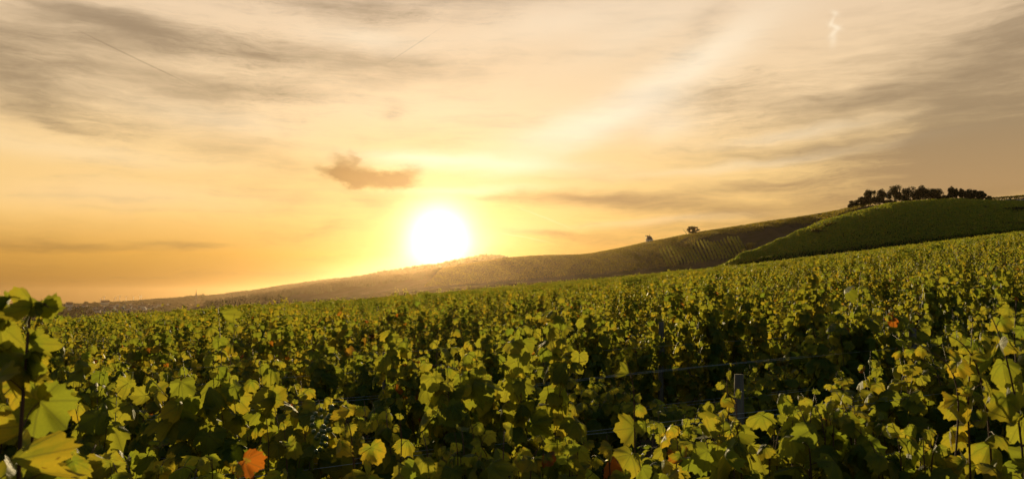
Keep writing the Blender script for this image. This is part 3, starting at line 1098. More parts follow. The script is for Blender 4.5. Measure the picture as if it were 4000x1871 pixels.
vine_pos = {}
nth = 0
for k in range(1, N_ROWS_THINGS + 1):
    if k == 1:
        continue          # the nearest row is built vine by vine below
    y0, s0, s1 = row_range(k, 37 if k < 3 else 34.5)
    s = math.floor(s0 / VSP) * VSP + VR.uniform(0, VSP)
    lst = []
    while s < s1 + .3:
        x, y = s * ROW_D[0], y0 + s * ROW_D[1]
        a_ = math.degrees(math.atan2(x, y))
        if not (k == ALLEY and -14 < a_ < 22) and not (k > 3 and VR.rand() < .05):
            lst.append((s, x, y))
        s += VSP
    vine_pos[k] = lst
    lod = 0 if k <= 4 else (1 if k <= 8 else 2)
    for i, (s, x, y) in enumerate(lst):
        pr, ch = PROTO[lod][VR.randint(len(PROTO[lod]))]
        jx, jy = VR.normal(0, .05, 2)
        z = float(slope_z(x + jx, y + jy))
        rs_ = math.atan(float(slope_z(x + ROW_D[0], y + ROW_D[1]) - slope_z(x - ROW_D[0], y - ROW_D[1])) / 2)
        flip = math.pi if VR.rand() < .5 else 0
        sz = VR.uniform(.86, 1.07) if lod < 2 else VR.uniform(.88, 1.05)
        if k in (2, 3):
            sz *= near_scale(x, y, k)
        r = copy_thing(pr, ch, (x + jx, y + jy, z), ROW_A + flip + VR.normal(0, .03), (VR.uniform(.97, 1.08), VR.uniform(.9, 1.25), sz))
        # follow the tilt of the ground along the row
        r.rotation_euler = (0, -rs_ * (1 if flip == 0 else -1), r.rotation_euler[2])
        tag(r, 'green grape vine, %s from the left in the %s row back' % (ORD[min(i, 41)], ORD[k - 1]), 'grape vine', 'grape vines in the near rows of the vineyard')
        nth += 1
print('vines', nth)

# ------------------------------------------------------------------ hero shoots of the nearest vines
def hero(name, label, specs, base, seed, leaf=.092, yel=.25, aut=.01, extra=None, facew=.45):
    """a nearest-row vine with shoots along given world paths"""
    v = Vine(seed)
    face = nrm(CAM - base) * -1
    for sp in specs:
        pts, kw = sp
        P = np.array([at(*p) for p in pts]) - base
        t = np.linspace(0, 1, len(P))
        tt = np.linspace(0, 1, 14)
        P = np.stack([np.interp(tt, t, P[:, c]) for c in range(3)], -1)
        for _ in range(2):
            P[1:-1] = (P[:-2] + 2 * P[1:-1] + P[2:]) / 4
        a = dict(leaf=leaf, yel=yel, aut=aut, face=face, facew=facew, r0=.0040, r1=.0010, skip=.04, step=.052, taper=1.8)
        a.update(kw)
        v.shoot(P, **a)
    v.trunk()
    root = thing(name, label, 'grape vine', base, 0, 'grape vines in the near rows of the vineyard')
    v.build(LEAF_HI, M_LEAF, 'foliage', root)
    v.canes.build('canes', M_CANE, root)
    v.wood.build('trunk', M_BARK, root)
    if extra:
        for p in extra:
            v.grapes(np.array(at(*p)) - base).build('grape_bunch', M_GRAPE, root)
    return root


def gbase(px, d):
    p = at(px, 1165, d)
    return np.array([p[0], p[1], float(slope_z(p[0], p[1]))])


hero('grape_vine', 'tall grape vine at the left edge with drooping shoot tips above the horizon',
     [([(60, 2300, 1.62), (70, 1850, 1.60), (85, 1600, 1.58), (100, 1420, 1.57), (112, 1280, 1.57), (118, 1190, 1.57), (150, 1165, 1.55), (190, 1200, 1.53)], dict(leaf=.072, step=.056, yel=.5, tipleaves=9, tipbare=.17, taper=5.0)),
      ([(-60, 2300, 1.70), (-30, 1900, 1.66), (-20, 1600, 1.64), (-10, 1330, 1.62), (5, 1180, 1.62), (40, 1150, 1.60), (80, 1165, 1.58)], dict(leaf=.072, step=.056, yel=.45, tipleaves=8, tipbare=.17, taper=5.0)),
      ([(120, 2300, 1.75), (130, 2000, 1.72), (120, 1750, 1.70), (140, 1560, 1.68), (165, 1430, 1.66)], dict(leaf=.085, yel=.5)),
      ([(200, 2300, 1.85), (210, 2050, 1.82), (230, 1880, 1.8), (260, 1770, 1.78)], dict(leaf=.10, yel=.2))],
     gbase(60, 1.66), 901, yel=.5, aut=.0)
hero('grape_vine', 'broad yellow-green grape vine at the right edge with dark bent canes',
     [([(3900, 2400, 2.75), (3880, 1900, 2.7), (3860, 1600, 2.65), (3820, 1420, 2.6), (3760, 1330, 2.55), (3680, 1300, 2.5)], dict(yel=.5)),
      ([(4050, 2400, 2.7), (4000, 1800, 2.65), (3960, 1500, 2.62), (3900, 1290, 2.6), (3850, 1190, 2.6)], dict(yel=.35)),
      ([(3700, 2400, 2.6), (3720, 1950, 2.6), (3740, 1700, 2.58), (3750, 1520, 2.55), (3700, 1400, 2.5), (3620, 1370, 2.45)], dict(yel=.5, leaf=.10)),
      ([(4020, 2300, 2.8), (4000, 1700, 2.75), (3960, 1350, 2.7), (3970, 1170, 2.7)], dict(yel=.3)),
      ([(3800, 2300, 2.7), (3790, 1800, 2.65), (3780, 1600, 2.62), (3790, 1400, 2.6), (3800, 1260, 2.6)], dict(yel=.4))],
     gbase(3850, 2.68), 902, leaf=.09)
hero('grape_vine', 'grape vine with one tall shoot and orange-red leaves low on its left',
     [([(2500, 2400, 2.7), (2480, 1950, 2.7), (2480, 1700, 2.68), (2478, 1560, 2.66), (2470, 1470, 2.65), (2450, 1420, 2.64)], dict(leaf=.092, yel=.4)),
      ([(2400, 2300, 2.55), (2390, 1950, 2.5), (2380, 1800, 2.48), (2370, 1700, 2.46)], dict(leaf=.11, yel=.8, aut=.45)),
      ([(2600, 2300, 2.8), (2620, 1950, 2.8), (2650, 1780, 2.78), (2640, 1650, 2.76)], dict(leaf=.11, yel=.6, aut=.12)),
      ([(2800, 2300, 2.9), (2830, 1950, 2.9), (2860, 1760, 2.88), (2850, 1620, 2.86)], dict(leaf=.095, yel=.3))],
     gbase(2530, 2.72), 903)
hero('grape_vine', 'grape vine with spotted yellow leaves reaching up in the bottom centre',
     [([(1420, 2400, 2.6), (1400, 2000, 2.6), (1380, 1800, 2.58), (1370, 1660, 2.56), (1330, 1600, 2.54)], dict(leaf=.10, yel=.4)),
      ([(1150, 2400, 2.75), (1130, 2000, 2.75), (1120, 1800, 2.73), (1110, 1660, 2.7)], dict(leaf=.09, yel=.3)),
      ([(1560, 2300, 2.8), (1560, 1900, 2.8), (1570, 1720, 2.78), (1560, 1620, 2.76)], dict(leaf=.10, yel=.35)),
      ([(1300, 2400, 2.3), (1300, 2050, 2.3), (1310, 1880, 2.28)], dict(leaf=.11, yel=.8, aut=.1))],
     gbase(1350, 2.62), 904, extra=[(1255, 1580, 2.8)])
hero('grape_vine', 'grape vine low in the foreground with scarlet and yellow top leaves',
     [([(900, 2500, 2.1), (915, 2100, 2.1), (930, 1890, 2.0), (925, 1800, 1.97)], dict(leaf=.082, yel=.95, aut=.45, taper=4.0)),
      ([(640, 2400, 2.2), (650, 2050, 2.2), (660, 1880, 2.2)], dict(leaf=.08, yel=.5, aut=.03)),
      ([(1000, 2500, 2.15), (1005, 2100, 2.15), (1010, 1930, 2.12), (990, 1850, 2.1)], dict(leaf=.085, yel=.8, aut=.25)),
      ([(800, 2500, 2.2), (805, 2150, 2.2), (820, 1960, 2.2)], dict(leaf=.08, yel=.4, aut=.05))],
     gbase(900, 2.12), 905)

hero('grape_vine', 'slender grape vine climbing in front of the weathered trellis post',
     [([(2810, 2300, 3.5), (2820, 1800, 3.5), (2855, 1600, 3.48), (2835, 1500, 3.46), (2850, 1435, 3.45)], dict(leaf=.095, yel=.15)),
      ([(2850, 2300, 3.52), (2860, 1800, 3.5), (2880, 1620, 3.5), (2870, 1530, 3.48)], dict(leaf=.095, yel=.15)),
      ([(2780, 2300, 3.52), (2785, 1800, 3.5), (2800, 1650, 3.5), (2790, 1560, 3.48)], dict(leaf=.095, yel=.15))],
     gbase(2830, 3.51), 906)


def front_vine(px, d, top, label, seed, half=150, n=10, yel=.14, aut=.01, leaf=.092):
    rng = np.random.RandomState(seed)
    specs = []
    for i in range(n):
        x0 = px - half + 2 * half * (i + rng.uniform(.1, .9)) / n
        tp = top + abs(rng.normal(0, 70)) + 40 * (rng.rand() < .4)
        dd = d + rng.normal(0, .07)
        sw = rng.normal(0, 30)
        specs.append(([(x0, 2500, dd), (x0 + sw * .4, (2500 + tp) / 2 + 60, dd + rng.normal(0, .03)), (x0 + sw, tp + 90, dd + rng.normal(0, .05)), (x0 + sw * 1.6 + rng.normal(0, 25), tp, dd + rng.normal(0, .06))],
                      dict(leaf=leaf, yel=yel, aut=aut, taper=3.0, step=.048)))
    return hero(name='grape_vine', label=label, specs=specs, base=gbase(px, d), seed=seed + 50, facew=.22)


front_vine(330, 2.15, 1720, 'low shaded grape vine just right of the tall vine at the left edge', 921)
front_vine(1830, 2.55, 1640, 'grape vine in front between the spotted yellow vine and the low green one', 922)
front_vine(2160, 2.60, 1690, 'low green grape vine directly left of the tall single shoot with orange leaves', 923, 130)
front_vine(2960, 2.60, 1600, 'bushy grape vine in front just right of the thick weathered post', 924)
front_vine(3250, 2.60, 1500, 'bushy grape vine in front with a domed leafy top, left of the steel wire pair', 925, 140, 12)
front_vine(3560, 2.60, 1640, 'low grape vine in front beside the broad yellow-green vine at the right edge', 926, 120)
front_vine(720, 2.45, 1780, 'dark low grape vine in front left of the scarlet leaves', 927)

# ------------------------------------------------------------------ the rest of the vineyard: too many to count
def far_rows(name, label, rows, seed, mat, per_m, size, h=(0.75, 1.93), width=.31, yel=.25, shoots=0.0, lumpy=.34):
    """rows: list of (P (n,3) ground polyline). Lumpy canopies of leaf-sized faces, one mesh"""
    rng = np.random.RandomState(seed)
    Ps, Ns, Ts, Ss, As = [], [], [], [], []
    for G, dens, sz in rows:
        seg = np.linalg.norm(np.diff(G, axis=0), axis=1)
        L = np.concatenate([[0], np.cumsum(seg)])
        n = int(L[-1] * per_m * dens)
        if n < 2:
            continue
        d = rng.uniform(0, L[-1], n)
        g = np.stack([np.interp(d, L, G[:, c]) for c in range(3)], -1)
        dr = np.gradient(G, axis=0)
        dr /= np.linalg.norm(dr, axis=1)[:, None]
        dirx = np.stack([np.interp(d, L, dr[:, c]) for c in range(3)], -1)
        nx = np.stack([-dirx[:, 1], dirx[:, 0], np.zeros(n)], -1)
        lump = fbm1(d / .9 + rng.uniform(0, 900), rng.randint(9999), 3)
        vi = np.floor(d / 1.2).astype(int)
        vt = rng.normal(0, 1, vi.max() + 2)
        vy = np.clip(rng.normal(yel, .18, vi.max() + 2), 0, 1)
        top = h[1] + lump * lumpy + vt[vi] * .07
        wdt = width * (1 + lump * .7 + vt[vi] * .12)
        a = rng.beta(2.0, 2.0, n) * math.pi          # around the top of the section
        rr = np.sqrt(rng.uniform(.45, 1, n))
        off = np.cos(a) * wdt * rr
        zz = top - .45 + np.sin(a) * .45 * rr
        lowm = rng.rand(n) < .38                      # the sides down to the fruit zone
        sgn = rng.choice([-1, 1], n)
        off = np.where(lowm, sgn * wdt * rng.uniform(.6, 1, n), off)
        zz = np.where(lowm, rng.uniform(h[0], 1, n) * 0 + h[0] + (top - .35 - h[0]) * rng.rand(n), zz)
        P = g + nx * off[:, None]
        P[:, 2] += zz
        N = nx * np.where(lowm, sgn, np.cos(a))[:, None] + np.array([0, 0, 1.0]) * np.where(lowm, .35, np.sin(a))[:, None] + rng.normal(0, .45, (n, 3))
        T = nx * np.sign(off)[:, None] * .6 - np.array([0, 0, .9]) + rng.normal(0, .35, (n, 3)) + dirx * rng.normal(0, .4, (n, 1))
        S = sz * rng.uniform(.65, 1.25, n)
        if shoots:
            m = rng.rand(n) < shoots
            vx = rng.uniform(-.55, .55, vi.max() + 2)
            ok = rng.rand(vi.max() + 2) < .45
            m &= ok[vi]
            hh = rng.rand(n) * rng.uniform(.08, .28, vi.max() + 2)[vi]
            c = g + dirx * (((vi + .5) * 1.2 + vx[vi]) - d)[:, None]
            P[m] = (c + np.stack([rng.normal(0, .04, n), rng.normal(0, .04, n), top + hh - .05], -1))[m]
            S[m] *= .8
        Ps.append(P); Ns.append(N); Ts.append(T); Ss.append(S)
        As.append(np.stack([rng.rand(n), np.clip(vy[vi] + rng.normal(0, .15, n), 0, 1), (rng.rand(n) < .006) * rng.uniform(.5, 1, n)], -1))
    P, N, T, S, A = map(np.concatenate, (Ps, Ns, Ts, Ss, As))
    V, Tr, U, A2 = leaves_mesh(P, N, T, S, A, LEAF_DM, rng)
    o = mesh_np(name, V, [Tr], [mat], None, {'leaf_var': A2})
    print(name, len(P))
    return tag(o, label, 'vineyard', kind='stuff')


LEAF_DM = []
for _i in range(8):
    _w = _rng.uniform(.42, .55)
    LEAF_DM.append((np.array([[0, -.12, 0], [_w, .30, -_rng.uniform(.1, .3)], [0, .62, -_rng.uniform(0, .2)], [-_w, .30, -_rng.uniform(.1, .3)]]),
                    np.array([[0, 1, 2], [0, 2, 3]]), np.zeros((4, 3))))
LEAF_QD = [leaf_template(5, 1, _rng, False, 0.5, 0.5) for _ in range(6)]

rows = []
for k in range(1, 130):
    y0 = ROW_Y0 + (k - 1) * ROW_SP / math.cos(ROW_A)
    s = np.arange(-140, 330, 1.0)
    x, y = s * ROW_D[0], y0 + s * ROW_D[1]
    rr = np.hypot(x, y)
    az = np.degrees(np.arctan2(x, y))
    ok = (y > 1) & (np.abs(az) < 39) & (rr < field_edge(az) + 9)
    if k <= N_ROWS_THINGS:
        _, a, b = row_range(k, 34.5)
        ok &= (s > b + 1.2) | (s < a - 1.2)
        ok &= (k > 2)
    if k == ALLEY:
        continue
    idx = np.where(ok)[0]
    if len(idx) < 3:
        continue
    for part in np.split(idx, np.where(np.diff(idx) > 1)[0] + 1):
        if len(part) < 3:
            continue
        # split by distance so nearer stretches get more, smaller leaves
        for c0 in range(0, len(part), 16):
            c = part[c0:c0 + 17]
            if len(c) < 2:
                continue
            G = np.stack([x[c], y[c], ground_z(x[c], y[c])], -1)
            dm = rr[c].mean()
            dens = np.interp(dm, [28, 50, 90, 200], [3.2, 2.1, 1.2, .6])
            sz = np.interp(dm, [28, 50, 90, 200], [.092, .112, .145, .21])
            rows.append((G, dens, sz))
far_rows('vineyard', 'dense rows of leafy green vines running up the near slope', rows, 31, M_LEAF_MID, 140, .15, yel=.16, shoots=.05)

# hill B: rows running up the fall line
rows = []
for p in np.arange(2815, 4420, 7.5):
    cy_, cd_ = crestB(p)
    pts = []
    for t in np.linspace(-.02, 1.22, 40):
        d0, d1 = np.interp(p, [2780, 3200, 4000, 4500], [205, 225, 245, 260]), cd_
        d = d0 + (d1 - d0) * t
        v = ray(p, 1000)
        x, y = v[0] / math.hypot(v[0], v[1]) * d, v[1] / math.hypot(v[0], v[1]) * d
        x += (t - .5) * 16.0
        h_ = drop('green_hill', x, y)
        if h_ is not None:
            pts.append(tuple(h_))
    if len(pts) > 3:
        rows.append((np.array(pts), 1.0, .42))
far_rows('vineyard', 'smooth green vineyard covering the rounded hill below the grove', rows, 33, M_LEAF_HILL, 9, .40, h=(.5, 1.8), width=.45, yel=.18)

# hill C: rows in plots
rows = []
rc = np.random.RandomState(77)
def plot_rows(p0, p1, step, t0, t1, shear, dens, sz):
    for p in np.arange(p0, p1, step):
        cy_, cd_ = crestC(p)
        fd_ = float(np.interp(p, [1421, 1731, 2042, 2400, 2724, 3000, 3270, 3650, 4500], [820, 690, 560, 460, 410, 385, 372, 370, 390]))
        v = ray(p, 1000)
        u = v[:2] / math.hypot(v[0], v[1])
        pts = []
        for t in np.linspace(t0, t1, 24):
            d = fd_ + (cd_ - fd_) * t
            sd = np.array([u[1], -u[0]])
            q = u * d + sd * (t - t0) * shear
            h_ = drop('long_ridge', q[0], q[1])
            if h_ is not None:
                pts.append(tuple(h_))
        if len(pts) > 3:
            rows.append((np.array(pts), dens, sz))
plot_rows(2150, 2640, 9.0, .04, .46, 40, .8, .6)
plot_rows(1660, 2200, 7.0, .04, 1.04, 30, .6, .75)
plot_rows(2200, 2640, 8.0, .50, 1.06, 55, .9, .6)
plot_rows(2640, 3050, 8.0, .62, 1.06, 55, .9, .6)
plot_rows(3050, 3330, 8.0, .66, 1.05, 40, .9, .6)
plot_rows(3860, 4200, 8.0, .88, 1.08, 10, 1.2, .6)
far_rows('vineyard', 'brownish vineyard plots on the long ridge below the pavilion', rows, 35, M_LEAF_BROWN, 4, .55, h=(.4, 1.7), width=.42, yel=.35)


rows = []
plot_rows(2610, 2925, 13.5, .06, .44, -14, 1.6, .50)       # the striped young plot
far_rows('vineyard', 'striped plot of young vine rows on bare brown soil below the lone tree', rows, 36, M_LEAF_MID, 5, .5, h=(.3, 1.8), width=.40, yel=.3)

# ------------------------------------------------------------------ trellis posts and wires
def post(px, py, k, label, w=.075, back=.10):
    """a post standing in row k in photo column px, its top at photo row py"""
    v = ray(px, py)
    az = math.atan2(v[0], v[1])
    y0 = ROW_Y0 + (k - 1) * ROW_SP / math.cos(ROW_A)
    d = y0 / (math.cos(az) - math.tan(ROW_A) * math.sin(az)) + back
    p = at(px, py, d)
    gz = float(slope_z(p[0], p[1]))
    h = p[2] - gz + .3
    a = Acc()
    rng = np.random.RandomState(int(px))
    n = 9
    z = np.linspace(0, h, n)
    path = np.stack([rng.normal(0, .003, n), rng.normal(0, .003, n), z], -1)
    rad = np.full(n, w / 2) * rng.uniform(.95, 1.05, n)
    rad[-1] *= .82
    a.tube(path, rad, 12)
    o = a.build('trellis_post', M_POST)
    o.location = (p[0], p[1], gz - .3)
    o.rotation_euler = (rng.normal(0, .02), rng.normal(0, .02), rng.uniform(0, 3))
    tag(o, label, 'trellis post', 'wooden posts of the vine trellis')
    return o


post(1515, 1378, 3, 'thin grey trellis post with bare top between golden leaves below the sun', .05)
post(2838, 1462, 2, 'weathered trellis post half hidden behind leaves', .055, .16)
post(3540, 1280, 3, 'grey trellis post rising under the orange leaves', .07)
post(2575, 1256, 4, 'small pale trellis post top above the vines', .06)
post(3310, 1172, 7, 'trellis post standing in the dark row on the right slope', .08)
post(1480, 1195, 13, 'distant trellis post poking out of the vines under the sun', .08)
post(3590, 1156, 5, 'short dark trellis post beside the tall shoot on the right slope', .07)


def wires(k, heights, s0, s1, offs, words):
    y0 = ROW_Y0 + (k - 1) * ROW_SP / math.cos(ROW_A)
    rng = np.random.RandomState(k * 7)
    for hi, h in enumerate(heights):
        for oi, of in enumerate(offs):
            s = np.linspace(s0, s1, 70)
            x = s * ROW_D[0] + of * ROW_N[0]
            y = y0 + s * ROW_D[1] + of * ROW_N[1]
            z = slope_z(x, y) + h + .018 * np.abs(np.sin(s * math.pi / 4.8 + k)) + fbm1(s / 1.1 + 50 * oi + 300, 10 + hi + k, 2) * .012
            a = Acc()
            a.tube(np.stack([x, y, z], -1), .0010, 5)
            o = a.build('trellis_wire', M_STEEL)
            tag(o, 'steel trellis wire in the %s row back, %s' % (ORD[k - 1], words[hi * len(offs) + oi]), 'wire', 'steel wires of the vine trellis')


for k in range(1, 6):
    _, a_, b_ = row_range(k, 38)
    wires(k, [1.42, 1.68], a_ - .5, b_ + .5, [-.05, .05] if k < 4 else [-.04],
          ['lower pair, near side', 'lower pair, far side', 'upper pair, near side', 'upper pair, far side'] if k < 4 else ['lower of two', 'upper of two'])


# ------------------------------------------------------------------ trees and bushes
def tree_crown(rng, w, d, h, z0, n, size, nclump=16, tight=.34):
    """leaf clumps spread through an uneven crown"""
    P, N, T, S, A = [], [], [], [], []
    for c in range(nclump):
        while True:
            u = rng.uniform(-1, 1, 3)
            if .15 < np.linalg.norm(u) < 1:
                break
        cen = np.array([u[0] * w * .5 * .80, u[1] * d * .5 * .80, z0 + h * (.5 + .5 * u[2] * .82)])
        rad = np.array([w, d, h]) * .5 * tight * rng.uniform(.7, 1.3)
        m = int(n / nclump * rng.uniform(.7, 1.3))
        q = rng.normal(0, 1, (m, 3))
        q /= np.linalg.norm(q, axis=1)[:, None]
        rr = rng.uniform(.25, 1.05, (m, 1)) ** .6
        P.append(cen + q * rr * rad)
        N.append(q + rng.normal(0, .5, (m, 3)))
        T.append(np.array([0, 0, -.6]) + rng.normal(0, .6, (m, 3)))
        S.append(size * rng.uniform(.6, 1.3, m))
        A.append(np.stack([np.clip(rng.rand() * .6 + rng.rand(m) * .5, 0, 1), np.full(m, .0), np.zeros(m)], -1))
    return [np.concatenate(a) for a in (P, N, T, S, A)]


def make_tree(name, label, cat, base, w, h, seed, group=None, trunk=.28, n=1300, mat=None, size=None, stems=1, bush=False, aut=0.0, nclump=16, tight=.36):
    rng = np.random.RandomState(seed)
    root = thing(name, label, cat, base, rng.uniform(0, 6), group)
    z0 = h * trunk
    size = size or max(.25, h * .055)
    P, N, T, S, A = tree_crown(rng, w, w * .9, h - z0, z0, n, size, nclump, tight)
    A[:, 1] = aut
    V, Tr, U, A2 = leaves_mesh(P, N, T, S, A, LEAF_QD, rng)
    mesh_np('crown', V, [Tr], [mat or M_TREE], root, {'leaf_var': A2})
    a = Acc()
    for sidx in range(stems):
        x0, y0 = (rng.normal(0, w * .12, 2) if stems > 1 else (0, 0))
        z = np.linspace(-.6, h * .72, 8)
        t = np.linspace(0, 1, 8)
        a.tube(np.stack([x0 + x0 * 1.2 * t + np.cumsum(rng.normal(0, h * .008, 8)), y0 + y0 * t + np.cumsum(rng.normal(0, h * .008, 8)), z], -1), h * .024 * (1.1 - t) + .03, 7)
        for b in range(5):
            z1 = h * rng.uniform(.28, .6)
            th = rng.uniform(0, 6.28)
            t = np.linspace(0, 1, 5)[:, None]
            e = np.array([math.cos(th) * w * .36, math.sin(th) * w * .36, h * rng.uniform(.15, .3)])
            a.tube(np.array([x0, y0, z1]) + e * t, np.linspace(h * .012, h * .003, 5), 5)
    a.build('stems' if bush else 'trunk', M_TRUNK, root)
    return root


def on_ridge(px, top_py, base_py=None, back=0.0):
    """stand something on the crest of the long ridge under photo column px; returns base and height"""
    cy, cd = crestC(px)
    d = cd * (1 - .012) + back
    v = ray(px, cy)
    u = v[:2] / math.hypot(v[0], v[1])
    h_ = drop('long_ridge', u[0] * d, u[1] * d)
    b = np.array(h_)
    tp = at(px, top_py, d)
    return b, tp[2] - b[2], d


GROVE = [
    # px0, px1, top, back, trunk, label
    (3312, 3364, 780, 0, .05, 'lowest dark tree at the downhill left end of the grove'),
    (3352, 3394, 770, 4, .06, 'low round tree second from the downhill end of the grove'),
    (3378, 3420, 746, 6, .16, 'dark tree with open ragged top left of the broad one in the grove'),
    (3406, 3466, 738, 0, .10, 'broad dark tree left of the gap and pole in the grove'),
    (3470, 3530, 726, 4, .10, 'tallest domed tree just right of the gap and pole'),
    (3524, 3584, 735, 2, .10, 'round dark tree between the tallest domed tree and the ragged one'),
    (3574, 3630, 730, 0, .12, 'dark tree with ragged upper edge in the middle of the grove'),
    (3618, 3680, 738, 5, .08, 'rounded dark tree closing the dense part of the grove'),
    (3680, 3708, 764, 2, .05, 'small low tree between the dense grove and the lollipop tree'),
    (3704, 3744, 732, 0, .42, 'lollipop-shaped tree with clear stem right of the dense grove'),
    (3748, 3772, 738, 3, .38, 'slim upright tree with narrow crown right of the lollipop tree'),
    (3766, 3822, 740, 2, .18, 'broad bushy tree between two slim trees right of the grove'),
    (3816, 3848, 744, 0, .12, 'slim egg-shaped tree near the right end of the trees'),
    (3850, 3872, 765, 0, .10, 'smallest tree at the right end of the hilltop trees'),
]
for i, (a0, a1, top, back, tr, lab) in enumerate(GROVE):
    b, h, d = on_ridge((a0 + a1) / 2, top, back=back)
    w = (a1 - a0) / F * d * (1.22 if i < 8 else 1.02)
    h *= 1.03
    make_tree('broadleaf_tree', lab, 'tree', b, w, h, 400 + i, 'trees of the hilltop grove', tr * .6, n=3400, nclump=22, tight=.37, size=.52)
for i, (a0, a1, top, lab) in enumerate([
    (3540, 3620, 778, 'dark undergrowth bush under the middle of the grove'), (3684, 3750, 775, 'brownish bush below the lollipop tree'),
    (3750, 3830, 770, 'dark bush below the bushy tree right of the grove'), (3440, 3500, 782, 'low bush at the foot of the pole in the grove gap'),
]):
    b, h, d = on_ridge((a0 + a1) / 2, top)
    make_tree('bush', lab, 'bush', b, (a1 - a0) / F * d, max(h, 1.5), 430 + i, 'bushes under the hilltop grove', .0, 900, M_TREE if i != 1 else M_BUSH, .5, 3, True, nclump=9, tight=.5)

# the lone tree
b, h, d = on_ridge(2707, 881)
make_tree('broadleaf_tree', 'lone broad tree silhouetted on the bare ridge beside the pavilion', 'tree', b, 58 / F * d, h, 450, None, .16, 2600, M_TREE, .48, 4, nclump=22, tight=.27)
# ridge bushes
for i, (a0, a1, top, lab) in enumerate([
    (3244, 3276, 825, 'highest bush on the ridge line left of the grove'), (3220, 3248, 830, 'round bush second from the grove on the ridge line'),
    (3198, 3218, 834, 'small bush third from the grove on the ridge line'), (3160, 3175, 844, 'tiny outlying bush farthest down the ridge line')]):
    b, h, d = on_ridge((a0 + a1) / 2, top)
    make_tree('bush', lab, 'bush', b, (a1 - a0) / F * d * 1.15, max(h, 1.2), 460 + i, 'bushes on the ridge line', .0, 600, M_TREE, .5, 3, True, nclump=7, tight=.5)

# bushes and hedges on the faces of the hills
def face_bush(hn, px, py, wpx, hpx, lab, seed, mat=M_BUSH, n=900, aut=0.0):
    p = cast(hn, px, py)
    if p is None:
        return
    d = math.hypot(p[0], p[1])
    make_tree('bush', lab, 'bush', p, wpx / F * d, hpx / F * d, seed, 'bushes on the hillsides', .0, n, mat, .38, 3, True, aut, 9, .5)


face_bush('green_hill', 3198, 926, 64, 30, 'tawny bush low in the clump on the green hill edge', 470, M_BUSH, 1000, .25)
face_bush('green_hill', 3250, 893, 60, 28, 'olive bush high in the clump on the green hill edge', 471, M_BUSH, 1000, .1)
face_bush('green_hill', 3222, 908, 50, 24, 'middle bush of the three on the green hill edge', 472, M_BUSH, 900, .2)
face_bush('green_hill', 3000, 1003, 58, 26, 'reddish brown bush at the foot of the green hill', 473, M_BUSH, 900, .45)
face_bush('long_ridge', 2932, 974, 44, 28, 'dull red bush at the end of the striped plot', 474, M_BUSH, 700, .5)
for i, (px, py, w_, h_, lab) in enumerate([
    (3775, 822, 60, 16, 'dark hedge bush below the white wall on the hilltop'), (3835, 824, 60, 18, 'dark hedge bush right of the one below the white wall'),
    (3960, 838, 90, 26, 'large dark hedge bush at the right edge of the green hill top'), (3900, 832, 70, 14, 'low hedge bush joining the dark clumps on the green hill'),
    (3960, 890, 110, 20, 'long dark hedge bush low on the right of the green hill'), (3870, 905, 90, 14, 'low dark hedge bush between vineyard and green hill'),
    (3780, 922, 90, 10, 'thin hedge bush along the foot of the green hill')]):
    face_bush('green_hill', px, py, w_, h_, lab, 480 + i, M_TREE if i < 3 else M_BUSH, 800)

